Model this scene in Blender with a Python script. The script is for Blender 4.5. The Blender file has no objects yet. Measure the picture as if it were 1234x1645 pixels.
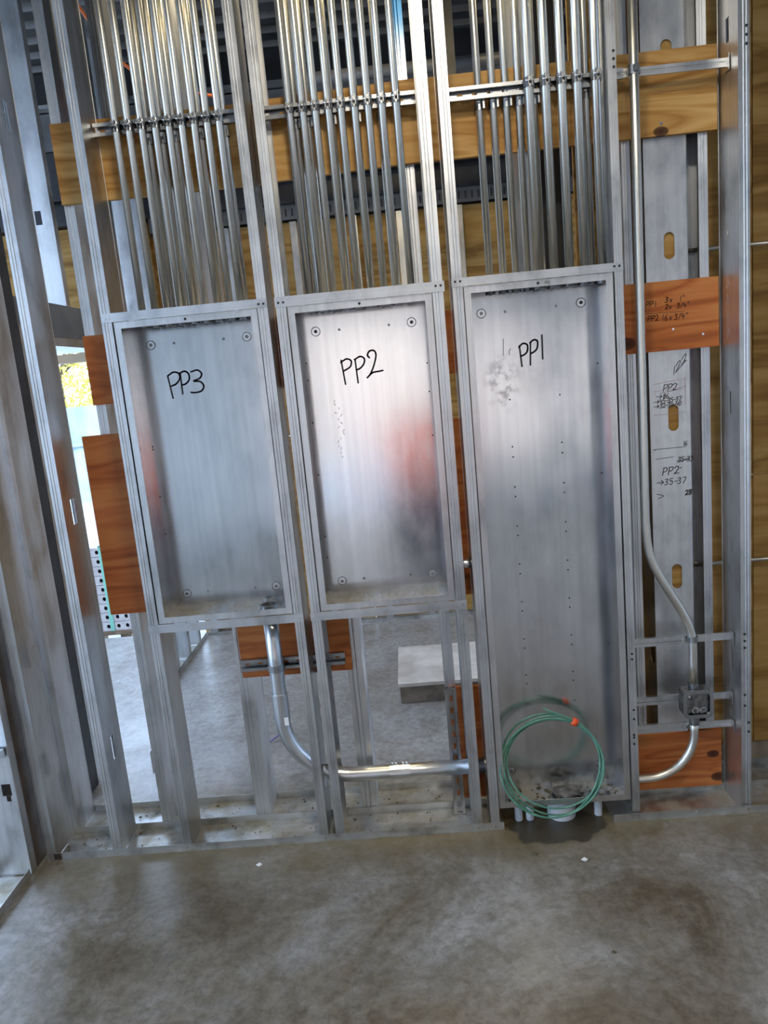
import bpy, bmesh, math, random
from mathutils import Vector, Matrix
random.seed(7)
S = bpy.context.scene
COL = S.collection
PI = math.pi

# ------------------------------------------------------------------ camera
cam_d = bpy.data.cameras.new('camera')
cam = bpy.data.objects.new('camera', cam_d)
COL.objects.link(cam)
S.camera = cam
YAW, PITCH, ROLL, FPX = -0.03985, 0.18355, -0.09303, 1210.45
CAM = Vector((0.0, -2.51286, 1.68389))
_f = Vector((math.sin(YAW) * math.cos(PITCH), math.cos(YAW) * math.cos(PITCH), -math.sin(PITCH)))
_r = Vector((math.cos(YAW), -math.sin(YAW), 0.0))
_u = _r.cross(_f)
_r2 = math.cos(ROLL) * _r + math.sin(ROLL) * _u
_u2 = -math.sin(ROLL) * _r + math.cos(ROLL) * _u
m = Matrix.Identity(4)
for i in range(3):
    m[i][0], m[i][1], m[i][2], m[i][3] = _r2[i], _u2[i], -_f[i], CAM[i]
cam.matrix_world = m
cam_d.sensor_fit = 'VERTICAL'
cam_d.sensor_height = 36.0
cam_d.lens = FPX / 1645 * 36.0
cam_d.clip_start = 0.02

# ------------------------------------------------------------------ sky, sun, lamps, exposure
W = bpy.data.worlds.new('sky')
S.world = W
W.use_nodes = True
bg = W.node_tree.nodes['Background']
bg.inputs['Color'].default_value = (0.54, 0.715, 1.0, 1)
bg.inputs['Strength'].default_value = 6.0
sun_d = bpy.data.lights.new('sun', 'SUN')
sun_d.energy = 3.0
sun_d.angle = math.radians(3)
sun_d.color = (1, 0.95, 0.85)
sun = bpy.data.objects.new('sun', sun_d)
COL.objects.link(sun)
sun.rotation_euler = (math.radians(42), math.radians(-24), 0)

LAMPS = [  # work light: x, y, z, watts, colour, size, label
    (0.05, -1.25, 3.36, 20, (1.0, 0.88, 0.68), 0.30, 'white round work light hung from the deck in front of the enclosures'),
    (0.45, -2.25, 3.36, 26, (1.0, 0.92, 0.78), 0.22, 'white round work light added out of view above the viewpoint'),  # extra lamp added to brighten the orange drum from the front
    (-0.10, 0.72, 3.45, 15, (1.0, 0.82, 0.50), 0.22, 'warm round work light hung in the room behind the studs'),
]
S.view_settings.view_transform = 'Standard'
S.view_settings.look = 'None'
S.view_settings.exposure = 0.0
S.view_settings.gamma = 1.0
S.view_settings.use_curve_mapping = False


# ------------------------------------------------------------------ materials
def nmat(name):
    mt = bpy.data.materials.new(name)
    mt.use_nodes = True
    nt = mt.node_tree
    b = nt.nodes['Principled BSDF']
    return mt, nt, b


def N(nt, kind, **kw):
    n = nt.nodes.new(kind)
    for k, v in kw.items():
        if k in n.inputs.keys():
            n.inputs[k].default_value = v
        else:
            setattr(n, k, v)
    return n


def coords(nt, scale=(1, 1, 1), rnd=True):
    tc = N(nt, 'ShaderNodeTexCoord')
    mp = N(nt, 'ShaderNodeMapping')
    mp.inputs['Scale'].default_value = scale
    nt.links.new(tc.outputs['Object'], mp.inputs['Vector'])
    if rnd:
        oi = N(nt, 'ShaderNodeObjectInfo')
        ml = N(nt, 'ShaderNodeMath', operation='MULTIPLY')
        ml.inputs[1].default_value = 37.0
        nt.links.new(oi.outputs['Random'], ml.inputs[0])
        nt.links.new(ml.outputs[0], mp.inputs['Location'])
    return mp.outputs['Vector']


def ramp(nt, fac, stops):
    r = N(nt, 'ShaderNodeValToRGB')
    el = r.color_ramp.elements
    while len(el) < len(stops):
        el.new(0.5)
    for e, (p, c) in zip(el, stops):
        e.position = p
        e.color = c if len(c) == 4 else (*c, 1)
    nt.links.new(fac, r.inputs['Fac'])
    return r.outputs['Color']


def mix(nt, fac, a, b, mode='MIX'):
    n = N(nt, 'ShaderNodeMix', data_type='RGBA', blend_type=mode)
    for s, v in ((n.inputs[0], fac), (n.inputs[6], a), (n.inputs[7], b)):
        if hasattr(v, 'node'):
            nt.links.new(v, s)
        else:
            s.default_value = v if not isinstance(v, tuple) or len(v) == 4 else (*v, 1)
    return n.outputs[2]


def flat(name, col, rough=0.5, metal=0.0):
    mt, nt, b = nmat(name)
    b.inputs['Base Color'].default_value = (*col, 1)
    b.inputs['Roughness'].default_value = rough
    b.inputs['Metallic'].default_value = metal
    return mt


def galv(name, base=(0.70, 0.72, 0.74), rough=(0.24, 0.40), streak=(60, 60, 1.2), smudge=0.25, aniso=0.0, dirt=None, bump=0.04):
    """zinc-coated sheet: drawn streaks along z, faint spangle, handling smudges"""
    mt, nt, b = nmat(name)
    b.inputs['Metallic'].default_value = 1.0
    v = coords(nt, streak)
    n1 = N(nt, 'ShaderNodeTexNoise', Scale=1.0, Detail=3.0)
    nt.links.new(v, n1.inputs['Vector'])
    v2 = coords(nt, (9, 9, 5))
    n2 = N(nt, 'ShaderNodeTexNoise', Scale=1.0, Detail=5.0, Roughness=0.65)
    nt.links.new(v2, n2.inputs['Vector'])
    lo = tuple(c * (1 - smudge) for c in base)
    hi = tuple(min(1, c * 1.12) for c in base)
    c1 = ramp(nt, n2.outputs['Fac'], [(0.32, lo), (0.5, base), (0.75, hi)])
    c2 = ramp(nt, n1.outputs['Fac'], [(0.35, (0.86, 0.86, 0.86)), (0.65, (1, 1, 1))])
    col = mix(nt, 0.8, c1, c2, 'MULTIPLY')
    if dirt:
        tc = N(nt, 'ShaderNodeTexCoord')
        sp = N(nt, 'ShaderNodeSeparateXYZ')
        nt.links.new(tc.outputs['Object'], sp.inputs[0])
        mr = N(nt, 'ShaderNodeMapRange')
        mr.inputs['From Min'].default_value = dirt[0]
        mr.inputs['From Max'].default_value = dirt[1]
        nt.links.new(sp.outputs['Z'], mr.inputs['Value'])
        n3 = N(nt, 'ShaderNodeTexNoise', Scale=7.0, Detail=7.0, Roughness=0.62)
        nt.links.new(tc.outputs['Object'], n3.inputs['Vector'])
        pat = ramp(nt, n3.outputs['Fac'], [(0.44, (0, 0, 0)), (0.62, (1, 1, 1))])
        inv = N(nt, 'ShaderNodeMath', operation='SUBTRACT')
        inv.inputs[0].default_value = 1.0
        nt.links.new(mr.outputs[0], inv.inputs[1])
        mu = N(nt, 'ShaderNodeMath', operation='MULTIPLY')
        nt.links.new(inv.outputs[0], mu.inputs[0])
        nt.links.new(pat, mu.inputs[1])
        gain = N(nt, 'ShaderNodeMath', operation='MULTIPLY', use_clamp=True)
        gain.inputs[1].default_value = 0.9
        nt.links.new(mu.outputs[0], gain.inputs[0])
        col = mix(nt, gain.outputs[0], col, (0.22, 0.19, 0.11))
        iv = N(nt, 'ShaderNodeMath', operation='SUBTRACT', use_clamp=True)
        iv.inputs[0].default_value = 1.0
        nt.links.new(gain.outputs[0], iv.inputs[1])
        nt.links.new(iv.outputs[0], b.inputs['Metallic'])
    nt.links.new(col, b.inputs['Base Color'])
    rr = N(nt, 'ShaderNodeMapRange')
    rr.inputs['From Min'].default_value = 0.3
    rr.inputs['From Max'].default_value = 0.7
    rr.inputs['To Min'].default_value = rough[0]
    rr.inputs['To Max'].default_value = rough[1]
    nt.links.new(n2.outputs['Fac'], rr.inputs['Value'])
    nt.links.new(rr.outputs[0], b.inputs['Roughness'])
    if aniso:
        b.inputs['Anisotropic'].default_value = aniso
    bp = N(nt, 'ShaderNodeBump', Strength=max(bump, 0.001), Distance=0.002)
    nt.links.new(n1.outputs['Fac'], bp.inputs['Height'])
    nt.links.new(bp.outputs[0], b.inputs['Normal'])
    return mt


def wood(name, c_dark, c_mid, c_lite, axis='X', rough=0.62, knots=(), scale=1.0):
    """rotary-cut plywood face: wavy growth bands stretched along the grain axis"""
    mt, nt, b = nmat(name)
    sc = {'X': (1.3, 6, 9), 'Z': (9, 6, 1.3)}[axis]
    v = coords(nt, tuple(s * scale for s in sc))
    n1 = N(nt, 'ShaderNodeTexNoise', Scale=1.0, Detail=3.0, Distortion=0.9)
    nt.links.new(v, n1.inputs['Vector'])
    ml = N(nt, 'ShaderNodeMath', operation='MULTIPLY')
    ml.inputs[1].default_value = 9.0
    nt.links.new(n1.outputs['Fac'], ml.inputs[0])
    fr = N(nt, 'ShaderNodeMath', operation='PINGPONG')
    fr.inputs[1].default_value = 1.0
    nt.links.new(ml.outputs[0], fr.inputs[0])
    v3 = coords(nt, tuple((s * 7 if s > 2 else s * 2.5) * scale for s in sc))
    n3 = N(nt, 'ShaderNodeTexNoise', Scale=1.0, Detail=4.0)
    nt.links.new(v3, n3.inputs['Vector'])
    ad = N(nt, 'ShaderNodeMath', operation='MULTIPLY_ADD')
    ad.inputs[1].default_value = 0.55
    nt.links.new(fr.outputs[0], ad.inputs[0])
    m2 = N(nt, 'ShaderNodeMath', operation='MULTIPLY')
    m2.inputs[1].default_value = 0.5
    nt.links.new(n3.outputs['Fac'], m2.inputs[0])
    nt.links.new(m2.outputs[0], ad.inputs[2])
    col = ramp(nt, ad.outputs[0], [(0.15, c_dark), (0.45, c_mid), (0.8, c_lite)])
    if knots:
        tc = N(nt, 'ShaderNodeTexCoord')
        for kx, kz, kr in knots:
            mp = N(nt, 'ShaderNodeMapping')
            mp.inputs['Location'].default_value = (-kx / (kr * 1.6), 0, -kz / kr)
            mp.inputs['Scale'].default_value = (1 / (kr * 1.6), 0.0, 1 / kr)
            nt.links.new(tc.outputs['Object'], mp.inputs['Vector'])
            ln = N(nt, 'ShaderNodeVectorMath', operation='LENGTH')
            nt.links.new(mp.outputs[0], ln.inputs[0])
            f = ramp(nt, ln.outputs['Value'], [(0.0, (1, 1, 1)), (0.8, (0.85, 0.85, 0.85)), (1.0, (0, 0, 0))])
            col = mix(nt, f, col, (0.045, 0.014, 0.008))
    nt.links.new(col, b.inputs['Base Color'])
    b.inputs['Roughness'].default_value = rough
    b.inputs['Specular IOR Level'].default_value = 0.25
    bp = N(nt, 'ShaderNodeBump', Strength=0.15, Distance=0.002)
    nt.links.new(n3.outputs['Fac'], bp.inputs['Height'])
    nt.links.new(bp.outputs[0], b.inputs['Normal'])
    return mt


def concrete():
    mt, nt, b = nmat('concrete')
    tc = N(nt, 'ShaderNodeTexCoord')
    P = tc.outputs['Object']
    a = N(nt, 'ShaderNodeTexNoise', Scale=1.7, Detail=8.0, Roughness=0.66, Distortion=0.8)
    nt.links.new(P, a.inputs['Vector'])
    d = N(nt, 'ShaderNodeTexNoise', Scale=34.0, Detail=7.0, Roughness=0.75, Distortion=0.4)
    nt.links.new(P, d.inputs['Vector'])
    m = N(nt, 'ShaderNodeTexNoise', Scale=6.5, Detail=7.0, Roughness=0.7, Distortion=1.2)
    nt.links.new(P, m.inputs['Vector'])
    col = ramp(nt, a.outputs['Fac'], [(0.36, (0.120, 0.094, 0.058)), (0.46, (0.19, 0.167, 0.132)), (0.55, (0.25, 0.236, 0.215)), (0.66, (0.34, 0.332, 0.32))])
    c2 = ramp(nt, d.outputs['Fac'], [(0.34, (0.60, 0.59, 0.57)), (0.58, (1, 1, 1)), (0.75, (1, 1, 1))])
    c3 = ramp(nt, m.outputs['Fac'], [(0.34, (0.70, 0.68, 0.63)), (0.55, (1, 1, 1)), (0.72, (1.0, 1.0, 1.0))])
    col = mix(nt, 1.0, col, c2, 'MULTIPLY')
    col = mix(nt, 1.0, col, c3, 'MULTIPLY')
    # swept dirt along the front of the track (y around 0) and the dark patch under the tall enclosure
    sp = N(nt, 'ShaderNodeSeparateXYZ')
    nt.links.new(P, sp.inputs[0])
    # slab of the room behind lightened: its sky light is put into the colour
    sky_mix = N(nt, 'ShaderNodeMapRange')
    sky_mix.inputs['From Min'].default_value = 0.28
    sky_mix.inputs['From Max'].default_value = 0.50
    sky_mix.inputs['To Max'].default_value = 0.5
    nt.links.new(sp.outputs['Y'], sky_mix.inputs['Value'])
    col = mix(nt, sky_mix.outputs[0], col, mix(nt, 1.0, mix(nt, 1.0, (0.50, 0.50, 0.51), c2, 'MULTIPLY'), c3, 'MULTIPLY'))
    ab = N(nt, 'ShaderNodeMath', operation='ADD')
    ab.inputs[1].default_value = -0.08
    nt.links.new(sp.outputs['Y'], ab.inputs[0])
    a2 = N(nt, 'ShaderNodeMath', operation='ABSOLUTE')
    nt.links.new(ab.outputs[0], a2.inputs[0])
    g = N(nt, 'ShaderNodeMapRange')
    g.inputs['From Min'].default_value = 0.10
    g.inputs['From Max'].default_value = 0.34
    g.inputs['To Min'].default_value = 1.0
    g.inputs['To Max'].default_value = 0.0
    nt.links.new(a2.outputs[0], g.inputs['Value'])
    mu = N(nt, 'ShaderNodeMath', operation='MULTIPLY')
    nt.links.new(g.outputs[0], mu.inputs[0])
    mu.inputs[1].default_value = 0.62
    col = mix(nt, mu.outputs[0], col, (0.165, 0.13, 0.06))
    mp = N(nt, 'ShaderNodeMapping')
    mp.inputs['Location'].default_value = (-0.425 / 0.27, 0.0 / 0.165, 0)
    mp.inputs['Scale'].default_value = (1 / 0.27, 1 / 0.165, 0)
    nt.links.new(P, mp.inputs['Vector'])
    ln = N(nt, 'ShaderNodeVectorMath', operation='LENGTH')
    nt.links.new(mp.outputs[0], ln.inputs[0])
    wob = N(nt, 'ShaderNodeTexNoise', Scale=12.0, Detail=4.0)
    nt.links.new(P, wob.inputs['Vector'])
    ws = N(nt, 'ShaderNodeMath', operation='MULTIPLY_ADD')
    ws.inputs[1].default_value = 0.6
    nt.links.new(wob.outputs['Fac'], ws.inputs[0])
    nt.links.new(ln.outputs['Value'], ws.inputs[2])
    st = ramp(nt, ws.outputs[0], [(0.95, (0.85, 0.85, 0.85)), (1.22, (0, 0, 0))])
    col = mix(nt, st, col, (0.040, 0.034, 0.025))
    nt.links.new(col, b.inputs['Base Color'])
    r = N(nt, 'ShaderNodeMapRange')
    r.inputs['From Min'].default_value = 0.3
    r.inputs['From Max'].default_value = 0.7
    r.inputs['To Min'].default_value = 0.40
    r.inputs['To Max'].default_value = 0.22
    nt.links.new(a.outputs['Fac'], r.inputs['Value'])
    nt.links.new(r.outputs[0], b.inputs['Roughness'])
    bp = N(nt, 'ShaderNodeBump', Strength=0.12, Distance=0.004)
    nt.links.new(d.outputs['Fac'], bp.inputs['Height'])
    nt.links.new(bp.outputs[0], b.inputs['Normal'])
    return mt


def mottled(name, c1, c2, scale=5.0, rough=0.8, metal=0.0):
    mt, nt, b = nmat(name)
    v = coords(nt, (scale, scale, scale))
    n = N(nt, 'ShaderNodeTexNoise', Scale=1.0, Detail=5.0)
    nt.links.new(v, n.inputs['Vector'])
    nt.links.new(ramp(nt, n.outputs['Fac'], [(0.35, c1), (0.65, c2)]), b.inputs['Base Color'])
    b.inputs['Roughness'].default_value = rough
    b.inputs['Metallic'].default_value = metal
    return mt


M = {
    'stud': galv('stud_zinc', (0.70, 0.71, 0.72), (0.31, 0.46)),
    'track': galv('track_zinc', (0.66, 0.68, 0.70), (0.28, 0.45), streak=(1.2, 60, 60)),
    'track_dirty': galv('dusty_track_zinc', (0.62, 0.63, 0.62), (0.32, 0.6), streak=(1.2, 40, 40), smudge=0.4, dirt=(0.0, 0.02)),
    'box': galv('enclosure_zinc', (0.74, 0.75, 0.77), (0.15, 0.24), streak=(45, 45, 0.8), smudge=0.12, aniso=0.0, dirt=(0.0, 0.04), bump=0.02),
    'rim': galv('rim_zinc', (0.72, 0.73, 0.74), (0.28, 0.4), smudge=0.2),
    'emt': galv('conduit_zinc', (0.77, 0.75, 0.68), (0.31, 0.40), streak=(3, 3, 1), smudge=0.06, bump=0.0),
    'emt_big': galv('wide_conduit_zinc', (0.66, 0.68, 0.69), (0.30, 0.42), streak=(3, 3, 1), smudge=0.15, bump=0.0),
    'strut': galv('strut_zinc', (0.42, 0.43, 0.44), (0.25, 0.38), smudge=0.35),
    'screw': flat('screw_steel', (0.05, 0.05, 0.05), 0.4, 0.6),
    'bright': flat('bright_zinc', (0.8, 0.81, 0.82), 0.25, 1.0),
    'hole': flat('hole_shadowless_black', (0.012, 0.012, 0.012), 0.8),
    'castzinc': mottled('die_cast_zinc', (0.16, 0.16, 0.16), (0.36, 0.36, 0.36), 60, 0.35, 1.0),
    'ink': flat('marker_ink', (0.012, 0.012, 0.014), 0.55),
    'ink_faint': flat('faded_marker_ink', (0.10, 0.10, 0.11), 0.6),
    'pencil': flat('red_pencil', (0.42, 0.27, 0.27), 0.6),
    'ply_yellow': wood('yellow_plywood', (0.30, 0.135, 0.03), (0.47, 0.25, 0.07), (0.58, 0.35, 0.125), 'X'),
    'ply_red': wood('red_plywood', (0.27, 0.075, 0.022), (0.42, 0.13, 0.035), (0.50, 0.19, 0.06), 'X'),
    'ply_wall': wood('sheathing_plywood', (0.19, 0.095, 0.024), (0.35, 0.195, 0.052), (0.45, 0.28, 0.095), 'X', 0.7, scale=0.6),
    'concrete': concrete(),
    'black_steel': mottled('black_steel', (0.012, 0.012, 0.014), (0.03, 0.03, 0.034), 8, 0.5),
    'grey_steel': mottled('grey_steel', (0.10, 0.10, 0.10), (0.16, 0.16, 0.16), 6, 0.5, 0.3),
    'deck': galv('deck_zinc', (0.22, 0.22, 0.22), (0.4, 0.6), streak=(2, 30, 30)),
    'rust': mottled('brown_steel', (0.06, 0.045, 0.035), (0.12, 0.085, 0.06), 12, 0.5, 0.3),
    'gyp': mottled('gypsum_board', (0.50, 0.50, 0.48), (0.60, 0.60, 0.58), 3, 0.8),
    'beige': flat('beige_trim', (0.45, 0.34, 0.22), 0.6),
    'ground': mottled('pale_gravel', (0.28, 0.29, 0.30), (0.50, 0.51, 0.52), 4, 0.9),
    'hoarding': mottled('pale_blue_sheet', (0.24, 0.34, 0.38), (0.36, 0.46, 0.50), 2, 0.7),
    'brick': mottled('pale_brick', (0.50, 0.46, 0.46), (0.64, 0.60, 0.60), 20, 0.85),
    'strap_green': flat('green_strap', (0.25, 0.62, 0.48), 0.5),
    'pallet': mottled('pallet_wood', (0.16, 0.11, 0.07), (0.28, 0.2, 0.13), 15, 0.8),
    'leaf': mottled('spring_leaves', (0.50, 0.48, 0.06), (0.80, 0.70, 0.16), 3, 0.7),
    'bark': mottled('bark', (0.10, 0.08, 0.06), (0.2, 0.16, 0.12), 10, 0.9),
    'wire': mottled('green_wire', (0.06, 0.19, 0.13), (0.13, 0.32, 0.23), 30, 0.35),
    'tape': flat('orange_tape', (0.8, 0.10, 0.02), 0.45),
    'pvc': mottled('grey_pvc', (0.50, 0.53, 0.56), (0.62, 0.65, 0.68), 10, 0.4),
    'lump': mottled('crumpled_grey_wrap', (0.06, 0.055, 0.048), (0.15, 0.14, 0.125), 25, 0.5),
    'palewood': mottled('dusty_plywood', (0.46, 0.41, 0.36), (0.68, 0.63, 0.57), 7, 0.75),
    'sidewood': mottled('weathered_lumber', (0.16, 0.13, 0.10), (0.30, 0.25, 0.19), 14, 0.8),
    'cord': flat('orange_cord', (0.75, 0.16, 0.03), 0.5),
    'orange': flat('orange_plastic', (0.95, 0.13, 0.03), 0.5),
    'tan': flat('tan_render', (0.85, 0.60, 0.42), 0.8),
    'white': flat('white_plastic', (0.8, 0.8, 0.78), 0.4),
    'crate': flat('dark_blue_grey_paint', (0.05, 0.05, 0.07), 0.5),
    'debris': mottled('dry_debris', (0.04, 0.035, 0.02), (0.14, 0.13, 0.07), 30, 0.9),
}
_e, _nt, _b = nmat('lamp_lens')
_b.inputs['Emission Color'].default_value = (1, 0.92, 0.8, 1)
_b.inputs['Emission Strength'].default_value = 6.0
M['lens'] = _e
# blue factory paint fading in at the top ends of some studs
def painted(name, za, zb):
    mt = M['stud'].copy()
    mt.name = name
    nt = mt.node_tree
    b = nt.nodes['Principled BSDF']
    old = b.inputs['Base Color'].links[0].from_socket
    tc = N(nt, 'ShaderNodeTexCoord')
    sp = N(nt, 'ShaderNodeSeparateXYZ')
    nt.links.new(tc.outputs['Object'], sp.inputs[0])
    mr = N(nt, 'ShaderNodeMapRange', interpolation_type='SMOOTHSTEP')
    mr.inputs['From Min'].default_value = za
    mr.inputs['From Max'].default_value = zb
    nt.links.new(sp.outputs['Z'], mr.inputs['Value'])
    nt.links.new(mix(nt, mr.outputs[0], old, (0.035, 0.19, 0.40)), b.inputs['Base Color'])
    mm = N(nt, 'ShaderNodeMath', operation='MULTIPLY_ADD')
    mm.inputs[1].default_value = -0.6
    mm.inputs[2].default_value = 1.0
    nt.links.new(mr.outputs[0], mm.inputs[0])
    nt.links.new(mm.outputs[0], b.inputs['Metallic'])
    return mt


M['stud_blue'] = painted('stud_zinc_blue_end', 2.70, 2.78)
M['stud_blue_low'] = painted('stud_zinc_blue_end_low', 2.60, 2.82)


# ------------------------------------------------------------------ mesh helpers
class MB:
    def __init__(self):
        self.bm = bmesh.new()

    def box(self, x0, x1, y0, y1, z0, z1):
        vs = [self.bm.verts.new((x, y, z)) for x in (x0, x1) for y in (y0, y1) for z in (z0, z1)]
        for f in ((0, 1, 3, 2), (4, 6, 7, 5), (0, 4, 5, 1), (2, 3, 7, 6), (0, 2, 6, 4), (1, 5, 7, 3)):
            self.bm.faces.new([vs[i] for i in f])
        return self

    def hexa(self, pts):
        vs = [self.bm.verts.new(p) for p in pts]
        for f in ((0, 1, 3, 2), (4, 6, 7, 5), (0, 4, 5, 1), (2, 3, 7, 6), (0, 2, 6, 4), (1, 5, 7, 3)):
            self.bm.faces.new([vs[i] for i in f])
        return self

    def prism(self, poly, axis, a, b):
        """closed 2-D outline extruded along an axis: 'Z' takes (x,y), 'X' takes (y,z), 'Y' takes (x,z)"""
        mk = {'Z': lambda p, t: (p[0], p[1], t), 'X': lambda p, t: (t, p[0], p[1]), 'Y': lambda p, t: (p[0], t, p[1])}[axis]
        A = [self.bm.verts.new(mk(p, a)) for p in poly]
        B = [self.bm.verts.new(mk(p, b)) for p in poly]
        n = len(poly)
        self.bm.faces.new(A)
        self.bm.faces.new(B[::-1])
        for i in range(n):
            self.bm.faces.new((A[i], B[i], B[(i + 1) % n], A[(i + 1) % n]))
        return self

    def sheet(self, line, axis, a, b, t=0.0016):
        return self.prism(thick(line, t), axis, a, b)

    def tube(self, path, r, n=12, cap=True, hollow=None):
        path = [Vector(p) for p in path]
        rings = []
        prev = None
        for i, p in enumerate(path):
            d = (path[min(i + 1, len(path) - 1)] - path[max(i - 1, 0)]).normalized()
            if prev is None:
                ref = Vector((0, 1, 0)) if abs(d.y) < 0.9 else Vector((1, 0, 0))
                u = d.cross(ref).normalized()
            else:
                u = (prev - d * prev.dot(d)).normalized()
            prev = u
            w = d.cross(u)
            rings.append([self.bm.verts.new(p + r * (math.cos(2 * PI * k / n) * u + math.sin(2 * PI * k / n) * w)) for k in range(n)])
        for A, B in zip(rings, rings[1:]):
            for k in range(n):
                f = self.bm.faces.new((A[k], A[(k + 1) % n], B[(k + 1) % n], B[k]))
                f.smooth = True
        if cap:
            self.bm.faces.new(rings[0][::-1])
            self.bm.faces.new(rings[-1])
        return self

    def ringtube(self, c, axis, r0, r1, h, n=20):
        """hollow collar with its lower end centred at c, along axis"""
        ax = Vector(axis).normalized()
        ref = Vector((0, 1, 0)) if abs(ax.y) < 0.9 else Vector((1, 0, 0))
        u = ax.cross(ref).normalized()
        w = ax.cross(u)
        c = Vector(c)
        L = []
        for rr, t in ((r0, 0), (r1, 0), (r1, h), (r0, h)):
            L.append([self.bm.verts.new(c + ax * t + rr * (math.cos(2 * PI * k / n) * u + math.sin(2 * PI * k / n) * w)) for k in range(n)])
        for i in range(4):
            A, B = L[i], L[(i + 1) % 4]
            for k in range(n):
                f = self.bm.faces.new((A[k], A[(k + 1) % n], B[(k + 1) % n], B[k]))
        return self

    def plate(self, axis, pos, t, a0, a1, b0, b1, holes=()):
        """thin plate with holes. axis is its normal; (a,b) are the other two axes in xyz order;
        holes: (ca, cb, width, height, rounded)"""
        mk = {'X': lambda a, b, p: (p, a, b), 'Y': lambda a, b, p: (a, p, b), 'Z': lambda a, b, p: (a, b, p)}[axis]
        bm = bmesh.new()
        es = []

        def loop(pts):
            vs = [bm.verts.new(mk(a, b, pos)) for a, b in pts]
            for i in range(len(vs)):
                es.append(bm.edges.new((vs[i], vs[(i + 1) % len(vs)])))
        loop([(a0, b0), (a1, b0), (a1, b1), (a0, b1)])
        for ca, cb, w, h, rnd in holes:
            if rnd:
                pts = []
                r = min(w, h) / 2
                for k in range(16):
                    an = 2 * PI * (k + 0.5) / 16
                    x, y = r * math.cos(an), r * math.sin(an)
                    x += math.copysign(w / 2 - r, x)
                    y += math.copysign(h / 2 - r, y)
                    pts.append((ca + x, cb + y))
            else:
                pts = [(ca - w / 2, cb - h / 2), (ca + w / 2, cb - h / 2), (ca + w / 2, cb + h / 2), (ca - w / 2, cb + h / 2)]
            loop(pts)
        if holes:
            bmesh.ops.triangle_fill(bm, use_beauty=True, edges=es)
        else:
            bm.faces.new(list(bm.verts))
        g = bmesh.ops.extrude_face_region(bm, geom=list(bm.faces))
        nv = [v for v in g['geom'] if isinstance(v, bmesh.types.BMVert)]
        off = Vector(mk(0, 0, t))
        for v in nv:
            v.co += off
        me = bpy.data.meshes.new('tmp')
        bm.to_mesh(me)
        bm.free()
        self.bm.from_mesh(me)
        bpy.data.meshes.remove(me)
        return self

    def disc(self, c, r, axis='Y', t=-0.0015, n=10):
        mk = {'X': lambda a, b, p: (p, a, b), 'Y': lambda a, b, p: (a, p, b), 'Z': lambda a, b, p: (a, b, p)}[axis]
        ci = {'X': (1, 2, 0), 'Y': (0, 2, 1), 'Z': (0, 1, 2)}[axis]
        a, b, p = c[ci[0]], c[ci[1]], c[ci[2]]
        pts = [(a + r * math.cos(2 * PI * k / n), b + r * math.sin(2 * PI * k / n)) for k in range(n)]
        A = [self.bm.verts.new(mk(x, y, p)) for x, y in pts]
        B = [self.bm.verts.new(mk(x, y, p + t)) for x, y in pts]
        self.bm.faces.new(A)
        self.bm.faces.new(B[::-1])
        for i in range(n):
            self.bm.faces.new((A[i], B[i], B[(i + 1) % n], A[(i + 1) % n]))
        return self

    def ribbon(self, pts, y, w):
        """flat pen stroke on a plane of constant y facing -y, eased through its points"""
        if len(pts) > 2:
            Q = [Vector(p) for p in pts]
            Q = [2 * Q[0] - Q[1]] + Q + [2 * Q[-1] - Q[-2]]
            out = []
            for i in range(1, len(Q) - 2):
                for k in range(4):
                    u = k / 4
                    p = 0.5 * (2 * Q[i] + (Q[i + 1] - Q[i - 1]) * u + (2 * Q[i - 1] - 5 * Q[i] + 4 * Q[i + 1] - Q[i + 2]) * u * u
                               + (3 * Q[i] - Q[i - 1] - 3 * Q[i + 1] + Q[i + 2]) * u ** 3)
                    out.append(tuple(p))
            pts = out + [tuple(pts[-1])]
        for (x0, z0), (x1, z1) in zip(pts, pts[1:]):
            d = Vector((x1 - x0, 0, z1 - z0))
            if d.length < 1e-6:
                continue
            d.normalize()
            n = Vector((-d.z, 0, d.x)) * w / 2
            p, q = Vector((x0, y, z0)) - d * w * 0.4, Vector((x1, y, z1)) + d * w * 0.4
            self.bm.faces.new([self.bm.verts.new(v) for v in (p - n, q - n, q + n, p + n)])
        return self


def thick(line, t):
    """outline of a sheet-metal section of thickness t along a centre line"""
    P = [Vector(p) for p in line]
    L, R = [], []
    for i, p in enumerate(P):
        ds = []
        if i > 0:
            ds.append((p - P[i - 1]).normalized())
        if i < len(P) - 1:
            ds.append((P[i + 1] - p).normalized())
        ns = [Vector((-d.y, d.x)) for d in ds]
        n = sum(ns, Vector((0, 0)))
        n.normalize()
        k = 1 / max(0.35, n.dot(ns[0]))
        L.append(p + n * t / 2 * k)
        R.append(p - n * t / 2 * k)
    return [tuple(v) for v in L] + [tuple(v) for v in R[::-1]]


def finish(name, mb, mat, base):
    bm = mb.bm
    bmesh.ops.recalc_face_normals(bm, faces=bm.faces)
    bmesh.ops.translate(bm, verts=bm.verts, vec=-Vector(base))
    me = bpy.data.meshes.new(name)
    bm.to_mesh(me)
    bm.free()
    for mt in (mat if isinstance(mat, (list, tuple)) else (mat,)):
        me.materials.append(mt)
    o = bpy.data.objects.new(name, me)
    COL.objects.link(o)
    return o


def base_of(o):
    b = Vector((0, 0, 0))
    while o:
        b = b + o.location
        o = o.parent
    return b


def thing(name, label, cat, base, group=None):
    o = bpy.data.objects.new(name, None)
    o.empty_display_size = 0.05
    COL.objects.link(o)
    o.location = base
    o['label'] = label
    o['category'] = cat
    if group:
        o['group'] = group
    return o


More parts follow.
